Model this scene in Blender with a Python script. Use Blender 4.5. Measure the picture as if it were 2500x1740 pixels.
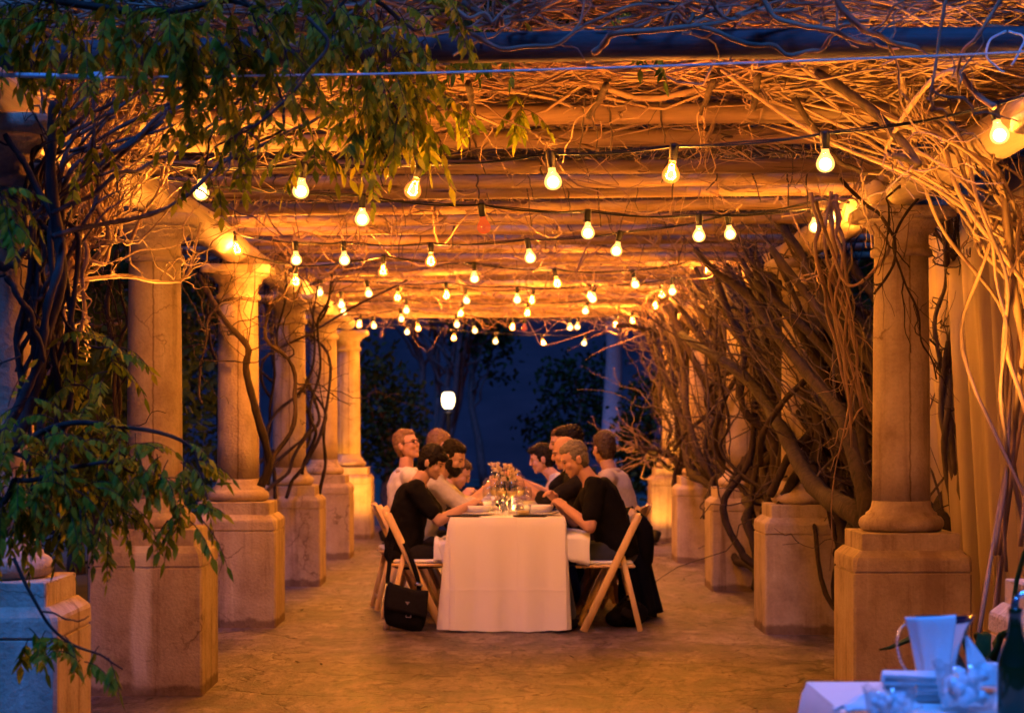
import bpy, math, random
import numpy as np
from mathutils import Vector, Matrix

for _o in list(bpy.data.objects):
    bpy.data.objects.remove(_o)
SC = bpy.context.scene
COL = SC.collection
R = math.radians
PI = math.pi

# ------------------------------------------------------------------ camera
cam_data = bpy.data.cameras.new('camera')
cam = bpy.data.objects.new('camera', cam_data)
COL.objects.link(cam)
cam.location = (0, 0, 1.40)
cam.rotation_euler = (R(90), 0, 0)
cam_data.sensor_width = 36
cam_data.lens = 69.7
cam_data.shift_x = 0.0118
cam_data.shift_y = 0.0618
cam_data.clip_start = 0.1
cam_data.clip_end = 1500
cam_data.dof.use_dof = True
cam_data.dof.focus_distance = 9.0
cam_data.dof.aperture_fstop = 4.2
SC.camera = cam

# ------------------------------------------------------------------ world: blue hour
world = bpy.data.worlds.new('World')
SC.world = world
world.use_nodes = True
wn, wl = world.node_tree.nodes, world.node_tree.links
wn.clear()
sky = wn.new('ShaderNodeTexSky')
sky.sky_type = 'NISHITA'
sky.sun_disc = False
sky.sun_elevation = R(0.5)
sky.sun_rotation = R(200)
sky.air_density = 1.0
sky.dust_density = 0.3
sky.ozone_density = 6.0
tint = wn.new('ShaderNodeMix'); tint.data_type = 'RGBA'; tint.blend_type = 'MULTIPLY'
tint.inputs['Factor'].default_value = 1.0
tint.inputs['B'].default_value = (0.02, 0.26, 1.0, 1)
bg = wn.new('ShaderNodeBackground'); bg.inputs['Strength'].default_value = 0.17
wo = wn.new('ShaderNodeOutputWorld')
wl.new(sky.outputs['Color'], tint.inputs['A'])
wl.new(tint.outputs['Result'], bg.inputs['Color'])
wl.new(bg.outputs['Background'], wo.inputs['Surface'])

# the last twilight glow: very soft, blue, from behind the camera
sun_d = bpy.data.lights.new('twilight_sun', 'SUN')
sun_d.energy = 4.6
sun_d.angle = R(14)
sun_d.color = (0.045, 0.24, 1.0)
sun = bpy.data.objects.new('twilight_sun', sun_d); COL.objects.link(sun)
sun.rotation_euler = (R(33), 0, R(-15))

SC.view_settings.view_transform = 'Standard'
SC.view_settings.look = 'None'
SC.view_settings.exposure = 0
SC.view_settings.gamma = 1
SC.view_settings.use_curve_mapping = False
SC.render.engine = 'CYCLES'
SC.cycles.use_denoising = True
SC.cycles.max_bounces = 6
SC.cycles.diffuse_bounces = 3
SC.cycles.transparent_max_bounces = 32
SC.cycles.sample_clamp_indirect = 4
SC.cycles.use_light_tree = True

# ------------------------------------------------------------------ helpers
F = 4447.0
def at(px, py, d):
    return np.array([(px - 1121.0) * d / F, d, 1.4 - (py - 941.0) * d / F])

rng = np.random.default_rng(7)
random.seed(7)

def link_mesh(name, verts, faces, mat=None, parent=None, smooth=True, loc=None):
    me = bpy.data.meshes.new(name)
    me.from_pydata([tuple(map(float, v)) for v in verts] if not isinstance(verts, np.ndarray) else verts.tolist(), [], faces)
    me.update()
    if smooth:
        me.polygons.foreach_set('use_smooth', [True] * len(me.polygons))
    if mat is not None:
        me.materials.append(mat)
    o = bpy.data.objects.new(name, me)
    COL.objects.link(o)
    if parent is not None:
        o.parent = parent
    if loc is not None:
        o.location = loc
    return o

class MB:
    """collects shapes for one mesh object"""
    def __init__(s):
        s.v = []; s.f = []; s.n = 0
    def add(s, v, f):
        s.v.append(np.asarray(v, dtype=float))
        b = s.n
        s.f.extend([tuple(i + b for i in q) for q in f])
        s.n += len(v)
    def box(s, c, size, rot=None, bev=0.0):
        hx, hy, hz = [q / 2 for q in size]
        if bev > 0:
            b = bev
            pts = []
            ring = lambda h, k: [(hx - k, hy - k - b, h), (hx - k - b, hy - k, h), (-hx + k + b, hy - k, h), (-hx + k, hy - k - b, h),
                                 (-hx + k, -hy + k + b, h), (-hx + k + b, -hy + k, h), (hx - k - b, -hy + k, h), (hx - k, -hy + k + b, h)]
            rings = [ring(-hz, b), ring(-hz + b, 0), ring(hz - b, 0), ring(hz, b)]
            for r_ in rings: pts += r_
            f = []
            for i in range(3):
                for j in range(8):
                    k = (j + 1) % 8
                    f.append((i * 8 + j, i * 8 + k, i * 8 + 8 + k, i * 8 + 8 + j))
            f.append(tuple(range(7, -1, -1))); f.append(tuple(range(24, 32)))
            v = np.array(pts)
        else:
            v = np.array([(x, y, z) for z in (-hz, hz) for y in (-hy, hy) for x in (-hx, hx)])
            f = [(0, 2, 3, 1), (4, 5, 7, 6), (0, 1, 5, 4), (2, 6, 7, 3), (0, 4, 6, 2), (1, 3, 7, 5)]
        if rot is not None:
            v = v @ np.array(rot).T
        s.add(v + np.array(c), f)
    def bar(s, p, q, w, t, up=(0, 0, 1), bev=0.003):
        """rectangular bar from p to q; w across 'side', t along 'up'"""
        p = np.array(p, float); q = np.array(q, float)
        d = q - p; L = np.linalg.norm(d); d /= L
        side = np.cross(np.array(up, float), d); side /= np.linalg.norm(side)
        u = np.cross(d, side)
        s.box((p + q) / 2, (L, w, t), rot=np.array([d, side, u]).T, bev=bev)
    def tube(s, pts, rad, k=6, cap=True, flat=None):
        pts = np.asarray(pts, float); n = len(pts)
        rad = np.broadcast_to(np.asarray(rad, float), (n,))
        t = np.gradient(pts, axis=0)
        t /= (np.linalg.norm(t, axis=1)[:, None] + 1e-9)
        m = np.abs(t).mean(axis=0)
        ref = np.zeros(3); ref[int(np.argmin(m))] = 1
        a = np.cross(t, ref); a /= (np.linalg.norm(a, axis=1)[:, None] + 1e-9)
        b = np.cross(t, a)
        ang = np.arange(k) * 2 * PI / k
        v = pts[:, None, :] + rad[:, None, None] * (np.cos(ang)[None, :, None] * a[:, None, :] + np.sin(ang)[None, :, None] * b[:, None, :])
        v = v.reshape(-1, 3)
        i = np.arange(n - 1)[:, None] * k; j = np.arange(k)[None, :]; j2 = (j + 1) % k
        q = np.stack([i + j, i + j2, i + k + j2, i + k + j], axis=2).reshape(-1, 4)
        f = [tuple(x) for x in q.tolist()]
        if cap:
            f.append(tuple(range(k - 1, -1, -1))); f.append(tuple(range((n - 1) * k, n * k)))
        s.add(v, f)
    def loft(s, cs, As, Bs, k=16, cap=True):
        cs = np.asarray(cs, float); n = len(cs)
        As = np.asarray(As, float); Bs = np.asarray(Bs, float)
        ang = np.arange(k) * 2 * PI / k
        v = cs[:, None, :] + np.cos(ang)[None, :, None] * As[:, None, :] + np.sin(ang)[None, :, None] * Bs[:, None, :]
        f = []
        for i in range(n - 1):
            for j in range(k):
                j2 = (j + 1) % k
                f.append((i * k + j, i * k + j2, (i + 1) * k + j2, (i + 1) * k + j))
        if cap:
            f.append(tuple(range(k - 1, -1, -1))); f.append(tuple(range((n - 1) * k, n * k)))
        s.add(v.reshape(-1, 3), f)
    def lathe(s, prof, k=24, c=(0, 0, 0), cap=True):
        n = len(prof)
        ang = np.arange(k) * 2 * PI / k
        v = np.array([(r * math.cos(a), r * math.sin(a), z) for r, z in prof for a in ang]) + np.array(c)
        f = []
        for i in range(n - 1):
            for j in range(k):
                j2 = (j + 1) % k
                f.append((i * k + j, i * k + j2, (i + 1) * k + j2, (i + 1) * k + j))
        if cap:
            f.append(tuple(range(k - 1, -1, -1))); f.append(tuple(range((n - 1) * k, n * k)))
        s.add(v, f)
    def ell(s, c, r, rot=None, nu=14, nv=9):
        v = [(0, 0, -1)]
        for i in range(1, nv):
            th = -PI / 2 + PI * i / nv
            for j in range(nu):
                a = 2 * PI * j / nu
                v.append((math.cos(th) * math.cos(a), math.cos(th) * math.sin(a), math.sin(th)))
        v.append((0, 0, 1))
        v = np.array(v) * np.array(r)
        if rot is not None: v = v @ np.array(rot).T
        f = []
        for j in range(nu):
            f.append((0, 1 + (j + 1) % nu, 1 + j))
        for i in range(nv - 2):
            for j in range(nu):
                j2 = (j + 1) % nu
                b = 1 + i * nu
                f.append((b + j, b + j2, b + nu + j2, b + nu + j))
        b = 1 + (nv - 2) * nu; top = len(v) - 1
        for j in range(nu):
            f.append((b + j, b + (j + 1) % nu, top))
        s.add(v + np.array(c), f)
    def grid(s, P):
        """P: (n,m,3) sheet"""
        n, m, _ = P.shape
        f = [(i * m + j, i * m + j + 1, (i + 1) * m + j + 1, (i + 1) * m + j) for i in range(n - 1) for j in range(m - 1)]
        s.add(P.reshape(-1, 3), f)
    def build(s, name, mat=None, parent=None, smooth=True, loc=None):
        v = np.concatenate(s.v) if s.v else np.zeros((0, 3))
        return link_mesh(name, v, s.f, mat, parent, smooth, loc)

def tag(o, label=None, cat=None, group=None, kind=None):
    if label: o['label'] = label
    if cat: o['category'] = cat
    if group: o['group'] = group
    if kind: o['kind'] = kind
    return o

def empty(name, loc, label, cat, group=None, rz=0.0):
    o = bpy.data.objects.new(name, None)
    o.empty_display_size = 0.1
    COL.objects.link(o)
    o.location = [float(q) for q in loc]; o.rotation_euler = (0, 0, rz)
    return tag(o, label, cat, group)

def dup(root, loc=None, rz=None, label=None, group=None):
    r = root.copy(); COL.objects.link(r)
    if loc is not None: r.location = [float(q) for q in loc]
    if rz is not None: r.rotation_euler = (0, 0, rz)
    if label: r['label'] = label
    if group: r['group'] = group
    for ch in list(root.children):
        c = ch.copy(); COL.objects.link(c); c.parent = r
        for g in list(ch.children):
            d = g.copy(); COL.objects.link(d); d.parent = c
    return r

def smooth_noise(n, amp, rg, modes=4):
    t = np.linspace(0, 1, n)
    out = np.zeros((n, 3))
    for k in range(1, modes + 1):
        ph = rg.uniform(0, 2 * PI, 3); a = rg.normal(0, 1, 3) / k ** 1.1
        out += a[None, :] * np.sin(2 * PI * k * t[:, None] * 0.8 + ph[None, :])
    w = np.minimum(1, np.minimum(t, 1 - t) * 5)[:, None]
    return out * amp * w

def path(points, n=24, amp=0.03, rg=rng, modes=5):
    """smooth curve through control points with wander"""
    P = np.asarray(points, float)
    m = len(P)
    if m == 2:
        t = np.linspace(0, 1, n)[:, None]
        c = P[0] * (1 - t) + P[1] * t
    else:
        Q = np.vstack([2 * P[0] - P[1], P, 2 * P[-1] - P[-2]])
        u = np.linspace(0, m - 1 - 1e-6, n)
        i = u.astype(int); f = (u - i)[:, None]
        p0, p1, p2, p3 = Q[i], Q[i + 1], Q[i + 2], Q[i + 3]
        c = 0.5 * (2 * p1 + (p2 - p0) * f + (2 * p0 - 5 * p1 + 4 * p2 - p3) * f ** 2 + (3 * p1 - p0 - 3 * p2 + p3) * f ** 3)
    return c + smooth_noise(n, amp, rg, modes)

# ------------------------------------------------------------------ materials
def new_mat(name):
    m = bpy.data.materials.new(name); m.use_nodes = True
    nt = m.node_tree
    b = nt.nodes['Principled BSDF']
    return m, nt, b

def nd(nt, typ, **kw):
    n = nt.nodes.new(typ)
    for k, v in kw.items(): setattr(n, k, v)
    return n

def ramp(nt, fac, stops):
    r = nd(nt, 'ShaderNodeValToRGB')
    e = r.color_ramp.elements
    while len(e) > 1: e.remove(e[-1])
    for i, (p, c) in enumerate(stops):
        el = e[0] if i == 0 else e.new(p)
        el.position = p; el.color = (*c, 1) if len(c) == 3 else c
    nt.links.new(fac, r.inputs['Fac'])
    return r.outputs['Color']

def coords(nt, scale=(1, 1, 1), kind='Object', rand=True):
    tc = nd(nt, 'ShaderNodeTexCoord')
    mp = nd(nt, 'ShaderNodeMapping')
    mp.inputs['Scale'].default_value = scale
    nt.links.new(tc.outputs[kind], mp.inputs['Vector'])
    if rand:
        oi = nd(nt, 'ShaderNodeObjectInfo')
        ml = nd(nt, 'ShaderNodeMath', operation='MULTIPLY'); ml.inputs[1].default_value = 37.0
        nt.links.new(oi.outputs['Random'], ml.inputs[0])
        nt.links.new(ml.outputs[0], mp.inputs['Location'])
    return mp.outputs['Vector']

def noise(nt, vec, scale, detail=5, rough=0.6, dist=0.0):
    n = nd(nt, 'ShaderNodeTexNoise')
    n.inputs['Scale'].default_value = scale; n.inputs['Detail'].default_value = detail
    n.inputs['Roughness'].default_value = rough; n.inputs['Distortion'].default_value = dist
    nt.links.new(vec, n.inputs['Vector'])
    return n.outputs['Fac']

def mix(nt, a, b, fac, mode='MIX'):
    m = nd(nt, 'ShaderNodeMix'); m.data_type = 'RGBA'; m.blend_type = mode
    for s_, v in (('A', a), ('B', b)):
        if isinstance(v, tuple): m.inputs[s_].default_value = (*v, 1)
        else: nt.links.new(v, m.inputs[s_])
    if isinstance(fac, (int, float)): m.inputs['Factor'].default_value = fac
    else: nt.links.new(fac, m.inputs['Factor'])
    return m.outputs['Result']

def bump(nt, b, h, strength=0.3, dist=0.01):
    n = nd(nt, 'ShaderNodeBump'); n.inputs['Strength'].default_value = strength; n.inputs['Distance'].default_value = dist
    nt.links.new(h, n.inputs['Height']); nt.links.new(n.outputs['Normal'], b.inputs['Normal'])

def simple(name, c1, c2=None, rough=0.7, scale=20, stretch=(1, 1, 1), bmp=0.0, metal=0.0, spec=0.3, sheen=0.0):
    m, nt, b = new_mat(name)
    c2 = c2 or tuple(q * 0.75 for q in c1)
    v = coords(nt, stretch)
    f = noise(nt, v, scale)
    col = ramp(nt, f, [(0.3, c2), (0.7, c1)])
    nt.links.new(col, b.inputs['Base Color'])
    b.inputs['Roughness'].default_value = rough
    b.inputs['Metallic'].default_value = metal
    b.inputs['Specular IOR Level'].default_value = spec
    if sheen: b.inputs['Sheen Weight'].default_value = sheen
    if bmp: bump(nt, b, f, bmp)
    return m

def stone_mat(name, seam=False, stain=None, foot=False):
    m, nt, b = new_mat(name)
    v = coords(nt)
    vs = coords(nt, (9, 9, 0.55))
    blot = noise(nt, v, 4.0, 8, 0.65)
    strk = noise(nt, vs, 1.0, 6, 0.6, 0.4)
    fine = noise(nt, v, 60, 4, 0.6)
    col = ramp(nt, blot, [(0.28, (0.245, 0.18, 0.12)), (0.48, (0.385, 0.30, 0.21)), (0.72, (0.47, 0.385, 0.285))])
    st = ramp(nt, strk, [(0.30, (0.36, 0.29, 0.24)), (0.45, (0.9, 0.87, 0.84)), (0.62, (1, 1, 1)), (0.70, (1.25, 1.28, 1.34))])
    col = mix(nt, col, st, 0.75, 'MULTIPLY')
    fi = ramp(nt, fine, [(0.3, (0.82, 0.82, 0.82)), (0.6, (1, 1, 1))])
    col = mix(nt, col, fi, 0.8, 'MULTIPLY')
    # cracks
    vo = nd(nt, 'ShaderNodeTexVoronoi', feature='DISTANCE_TO_EDGE'); vo.inputs['Scale'].default_value = 1.7
    wv = nd(nt, 'ShaderNodeVectorMath', operation='ADD')
    nz = nd(nt, 'ShaderNodeTexNoise'); nz.inputs['Scale'].default_value = 5; nz.inputs['Detail'].default_value = 4
    nt.links.new(v, nz.inputs['Vector'])
    sc = nd(nt, 'ShaderNodeVectorMath', operation='SCALE'); sc.inputs['Scale'].default_value = 0.35
    nt.links.new(nz.outputs['Color'], sc.inputs[0]); nt.links.new(v, wv.inputs[0]); nt.links.new(sc.outputs[0], wv.inputs[1])
    nt.links.new(wv.outputs[0], vo.inputs['Vector'])
    ck = ramp(nt, vo.outputs['Distance'], [(0.0, (0.45, 0.4, 0.36)), (0.006, (0.8, 0.78, 0.75)), (0.014, (1, 1, 1))])
    msk = ramp(nt, noise(nt, v, 1.6, 2), [(0.52, (0, 0, 0)), (0.6, (1, 1, 1))])
    col = mix(nt, col, ck, msk, 'MULTIPLY')
    if seam:
        tc = nd(nt, 'ShaderNodeTexCoord')
        sx = nd(nt, 'ShaderNodeSeparateXYZ'); nt.links.new(tc.outputs['Object'], sx.inputs[0])
        n2 = noise(nt, coords(nt, (14, 14, 14)), 1.6, 3)
        a1 = nd(nt, 'ShaderNodeMath', operation='MULTIPLY_ADD'); a1.inputs[1].default_value = 0.016; a1.inputs[2].default_value = -0.024
        nt.links.new(n2, a1.inputs[0])
        ad = nd(nt, 'ShaderNodeMath', operation='ADD'); nt.links.new(sx.outputs['X'], ad.inputs[0]); nt.links.new(a1.outputs[0], ad.inputs[1])
        ab = nd(nt, 'ShaderNodeMath', operation='ABSOLUTE'); nt.links.new(ad.outputs[0], ab.inputs[0])
        sm = ramp(nt, ab.outputs[0], [(0.0, (0.3, 0.24, 0.2)), (0.0022, (0.5, 0.45, 0.4)), (0.006, (1, 1, 1))])
        col = mix(nt, col, sm, 0.9, 'MULTIPLY')
    if foot:
        tc = nd(nt, 'ShaderNodeTexCoord')
        sx = nd(nt, 'ShaderNodeSeparateXYZ'); nt.links.new(tc.outputs['Object'], sx.inputs[0])
        n2 = noise(nt, coords(nt, (1, 1, 1)), 9, 4)
        a1 = nd(nt, 'ShaderNodeMath', operation='MULTIPLY_ADD'); a1.inputs[1].default_value = -0.09
        nt.links.new(n2, a1.inputs[0]); nt.links.new(sx.outputs['Z'], a1.inputs[2])
        gr = ramp(nt, a1.outputs[0], [(0.0, (0.42, 0.36, 0.34)), (0.022, (1, 1, 1))])
        col = mix(nt, col, gr, 0.9, 'MULTIPLY')
    if stain:
        x0, wdt, colr, zlo = stain
        tc = nd(nt, 'ShaderNodeTexCoord')
        sx = nd(nt, 'ShaderNodeSeparateXYZ'); nt.links.new(tc.outputs['Object'], sx.inputs[0])
        n2 = noise(nt, coords(nt, (5, 5, 1.6)), 2.2, 4)
        a1 = nd(nt, 'ShaderNodeMath', operation='MULTIPLY_ADD'); a1.inputs[1].default_value = 0.09; a1.inputs[2].default_value = -0.045 - x0
        nt.links.new(n2, a1.inputs[0])
        ad = nd(nt, 'ShaderNodeMath', operation='ADD'); nt.links.new(sx.outputs['X'], ad.inputs[0]); nt.links.new(a1.outputs[0], ad.inputs[1])
        ab = nd(nt, 'ShaderNodeMath', operation='ABSOLUTE'); nt.links.new(ad.outputs[0], ab.inputs[0])
        sm = ramp(nt, ab.outputs[0], [(wdt * .55, (1, 1, 1)), (wdt * 1.25, (0, 0, 0))])
        zz = ramp(nt, sx.outputs['Z'], [(max(0, zlo - .08), (0, 0, 0)), (zlo + .12, (1, 1, 1))])
        mk = mix(nt, sm, zz, 1.0, 'MULTIPLY')
        col = mix(nt, col, colr, mix(nt, mk, (.7, .7, .7), 1.0, 'MULTIPLY'))
    nt.links.new(col, b.inputs['Base Color'])
    b.inputs['Roughness'].default_value = 0.88
    b.inputs['Specular IOR Level'].default_value = 0.2
    ad2 = nd(nt, 'ShaderNodeMath', operation='ADD'); nt.links.new(blot, ad2.inputs[0]); nt.links.new(fine, ad2.inputs[1])
    bump(nt, b, ad2.outputs[0], 0.55, 0.014)
    return m

def wood_mat(name, dark, mid, light, axis=0, scale=6, rough=0.75, bmp=0.4):
    m, nt, b = new_mat(name)
    st = [1, 1, 1]; st = [14, 14, 14]; st[axis] = 0.7
    v = coords(nt, tuple(st))
    g = noise(nt, v, scale / 6, 7, 0.7, 0.6)
    col = ramp(nt, g, [(0.30, dark), (0.47, mid), (0.68, light)])
    st2 = [40, 40, 40]; st2[axis] = 0.9
    ck = noise(nt, coords(nt, tuple(st2)), 0.9, 3, 0.5)
    c2 = ramp(nt, ck, [(0.30, (0.2, 0.17, 0.15)), (0.35, (1, 1, 1))])
    col = mix(nt, col, c2, 0.85, 'MULTIPLY')
    oi = nd(nt, 'ShaderNodeObjectInfo')
    var = ramp(nt, oi.outputs['Random'], [(0.0, (0.6, 0.56, 0.52)), (0.5, (0.85, 0.82, 0.8)), (1.0, (1.25, 1.25, 1.25))])
    col = mix(nt, col, var, 1.0 if axis == 0 else 0.3, 'MULTIPLY')
    nt.links.new(col, b.inputs['Base Color'])
    b.inputs['Roughness'].default_value = rough
    b.inputs['Specular IOR Level'].default_value = 0.25
    bump(nt, b, g, bmp, 0.01)
    return m

def emit_mat(name, color, strength, transp=0.0):
    m = bpy.data.materials.new(name); m.use_nodes = True
    nt = m.node_tree; nt.nodes.clear()
    o = nd(nt, 'ShaderNodeOutputMaterial')
    e = nd(nt, 'ShaderNodeEmission'); e.inputs['Color'].default_value = (*color, 1); e.inputs['Strength'].default_value = strength
    if transp > 0:
        t = nd(nt, 'ShaderNodeBsdfTransparent'); t.inputs['Color'].default_value = (transp, transp * 0.97, transp * 0.9, 1)
        g = nd(nt, 'ShaderNodeBsdfGlossy'); g.inputs['Roughness'].default_value = 0.08; g.inputs['Color'].default_value = (1, 1, 1, 1)
        mx = nd(nt, 'ShaderNodeMixShader'); mx.inputs[0].default_value = 0.06
        nt.links.new(t.outputs[0], mx.inputs[1]); nt.links.new(g.outputs[0], mx.inputs[2])
        a = nd(nt, 'ShaderNodeAddShader')
        nt.links.new(e.outputs[0], a.inputs[0]); nt.links.new(mx.outputs[0], a.inputs[1])
        nt.links.new(a.outputs[0], o.inputs['Surface'])
    else:
        nt.links.new(e.outputs[0], o.inputs['Surface'])
    return m

def glass_mat(name, tint_=(1, 1, 1), rough=0.02):
    m = bpy.data.materials.new(name); m.use_nodes = True
    nt = m.node_tree; nt.nodes.clear()
    o = nd(nt, 'ShaderNodeOutputMaterial')
    t = nd(nt, 'ShaderNodeBsdfTransparent'); t.inputs['Color'].default_value = (*tint_, 1)
    g = nd(nt, 'ShaderNodeBsdfGlossy'); g.inputs['Roughness'].default_value = rough
    lw = nd(nt, 'ShaderNodeLayerWeight'); lw.inputs['Blend'].default_value = 0.5
    pw = nd(nt, 'ShaderNodeMath', operation='POWER'); pw.inputs[1].default_value = 3.0; nt.links.new(lw.outputs['Facing'], pw.inputs[0])
    fr = nd(nt, 'ShaderNodeMath', operation='MULTIPLY_ADD'); fr.inputs[1].default_value = 0.55; fr.inputs[2].default_value = 0.10; nt.links.new(pw.outputs[0], fr.inputs[0])
    mx = nd(nt, 'ShaderNodeMixShader')
    nt.links.new(fr.outputs[0], mx.inputs[0]); nt.links.new(t.outputs[0], mx.inputs[1]); nt.links.new(g.outputs[0], mx.inputs[2])
    nt.links.new(mx.outputs[0], o.inputs['Surface'])
    return m

def leaf_mat(name, a, b_, c):
    m, nt, b = new_mat(name)
    geo = nd(nt, 'ShaderNodeNewGeometry')
    col = ramp(nt, geo.outputs['Random Per Island'], [(0.0, a), (0.5, b_), (1.0, c)])
    v = coords(nt, rand=False)
    n = ramp(nt, noise(nt, v, 40, 3), [(0.3, (0.7, 0.7, 0.7)), (0.7, (1.1, 1.1, 1.1))])
    col = mix(nt, col, n, 1.0, 'MULTIPLY')
    nt.links.new(col, b.inputs['Base Color'])
    b.inputs['Roughness'].default_value = 0.6
    b.inputs['Specular IOR Level'].default_value = 0.08
    tr = nd(nt, 'ShaderNodeBsdfTranslucent'); nt.links.new(col, tr.inputs['Color'])
    mx = nd(nt, 'ShaderNodeMixShader'); mx.inputs[0].default_value = 0.5
    out = nt.nodes['Material Output']
    nt.links.new(b.outputs[0], mx.inputs[1]); nt.links.new(tr.outputs[0], mx.inputs[2])
    nt.links.new(mx.outputs[0], out.inputs['Surface'])
    return m

def floor_mat():
    m, nt, b = new_mat('stamped_concrete')
    v = coords(nt, rand=False)
    big = noise(nt, v, 0.9, 5, 0.6)
    med = noise(nt, coords(nt, (1.0, 0.5, 1), rand=False), 5, 9, 0.72, 0.5)
    fine = noise(nt, v, 45, 5, 0.7)
    col = ramp(nt, med, [(0.39, (0.05, 0.037, 0.04)), (0.47, (0.125, 0.096, 0.102)), (0.53, (0.185, 0.146, 0.155)), (0.62, (0.28, 0.232, 0.245))])
    bg_ = ramp(nt, big, [(0.3, (0.72, 0.68, 0.64)), (0.65, (1.08, 1.06, 1.04))])
    col = mix(nt, col, bg_, 1.0, 'MULTIPLY')
    dk = ramp(nt, noise(nt, coords(nt, (1.3, 0.5, 1), rand=False), 7.5, 7, 0.72), [(0.38, (0.35, 0.3, 0.27)), (0.47, (1, 1, 1))])
    col = mix(nt, col, dk, 0.85, 'MULTIPLY')
    sp_ = ramp(nt, noise(nt, coords(nt, (1.0, .30, 1), rand=False), 22, 4, 0.75), [(0.38, (0.3, 0.25, 0.22)), (0.45, (1, 1, 1))])
    col = mix(nt, col, sp_, 0.8, 'MULTIPLY')
    gr_ = ramp(nt, fine, [(0.3, (0.75, 0.75, 0.75)), (0.7, (1.15, 1.15, 1.15))])
    col = mix(nt, col, gr_, 0.8, 'MULTIPLY')
    vo = nd(nt, 'ShaderNodeTexVoronoi', feature='DISTANCE_TO_EDGE'); vo.inputs['Scale'].default_value = 1.15
    nz = nd(nt, 'ShaderNodeTexNoise'); nz.inputs['Scale'].default_value = 3.5; nz.inputs['Detail'].default_value = 6
    nt.links.new(v, nz.inputs['Vector'])
    sc = nd(nt, 'ShaderNodeVectorMath', operation='SCALE'); sc.inputs['Scale'].default_value = 0.5
    wv = nd(nt, 'ShaderNodeVectorMath', operation='ADD')
    nt.links.new(nz.outputs['Color'], sc.inputs[0]); nt.links.new(v, wv.inputs[0]); nt.links.new(sc.outputs[0], wv.inputs[1])
    nt.links.new(wv.outputs[0], vo.inputs['Vector'])
    ck = ramp(nt, vo.outputs['Distance'], [(0.0, (0.22, 0.18, 0.16)), (0.010, (0.6, 0.56, 0.53)), (0.030, (1, 1, 1))])
    col = mix(nt, col, ck, 0.62, 'MULTIPLY')
    nt.links.new(col, b.inputs['Base Color'])
    rg_ = ramp(nt, med, [(0.3, (0.32, 0.32, 0.32)), (0.7, (0.6, 0.6, 0.6))])
    nt.links.new(rg_, b.inputs['Roughness'])
    b.inputs['Specular IOR Level'].default_value = 0.35
    h = nd(nt, 'ShaderNodeMath', operation='MULTIPLY_ADD'); h.inputs[1].default_value = 2.0
    nt.links.new(med, h.inputs[0]); nt.links.new(fine, h.inputs[2])
    h2 = nd(nt, 'ShaderNodeMath', operation='ADD'); nt.links.new(h.outputs[0], h2.inputs[0]); nt.links.new(ck, h2.inputs[1])
    bump(nt, b, h2.outputs[0], 0.9, 0.02)
    return m

M = {}
M['stone'] = stone_mat('cast_stone')
M['stone_seam'] = stone_mat('cast_stone_seamed', seam=True)
M['stone_pale'] = stone_mat('cast_stone_pale_drip', stain=(-.02, .045, (.60, .56, .54), .02), foot=True)
M['stone_dark'] = stone_mat('cast_stone_dark_drip', stain=(.09, .05, (.20, .13, .09), .45), foot=True)
M['stone_foot'] = stone_mat('cast_stone_pedestal', foot=True)
M['floor'] = floor_mat()
M['rafter'] = wood_mat('weathered_log', (0.085, 0.058, 0.04), (0.23, 0.155, 0.10), (0.31, 0.215, 0.145), axis=0)
M['rafter_grey'] = wood_mat('dark_grey_log', (0.018, 0.017, 0.018), (0.045, 0.043, 0.045), (0.08, 0.077, 0.08), axis=0)  # darker grey wood, used on the front rafter only
M['girder'] = wood_mat('weathered_girder', (0.14, 0.095, 0.065), (0.28, 0.20, 0.14), (0.35, 0.26, 0.19), axis=1, bmp=0.25)
M['chairwood'] = wood_mat('varnished_wood', (0.55, 0.36, 0.13), (0.70, 0.49, 0.19), (0.76, 0.56, 0.25), axis=2, rough=0.4, bmp=0.05)
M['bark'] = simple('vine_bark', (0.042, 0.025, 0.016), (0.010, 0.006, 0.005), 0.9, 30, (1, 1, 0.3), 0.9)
M['twigdark'] = simple('shaded_twig', (0.065, 0.043, 0.03), (0.02, 0.014, 0.011), 0.9, 3)  # dark copy of dry_twig: shade above the rafters put into the colour
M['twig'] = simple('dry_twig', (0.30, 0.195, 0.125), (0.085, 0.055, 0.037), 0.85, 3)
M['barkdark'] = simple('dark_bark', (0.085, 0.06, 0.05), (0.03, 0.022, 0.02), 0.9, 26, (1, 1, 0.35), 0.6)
M['leaf'] = leaf_mat('wisteria_leaf', (0.07, 0.12, 0.006), (0.15, 0.20, 0.010), (0.32, 0.30, 0.022))
M['leafdark'] = leaf_mat('dark_leaf', (0.02, 0.05, 0.010), (0.035, 0.07, 0.014), (0.06, 0.09, 0.02))
M['rubber'] = simple('black_rubber', (0.012, 0.012, 0.012), (0.006, 0.006, 0.006), 0.5)
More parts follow.
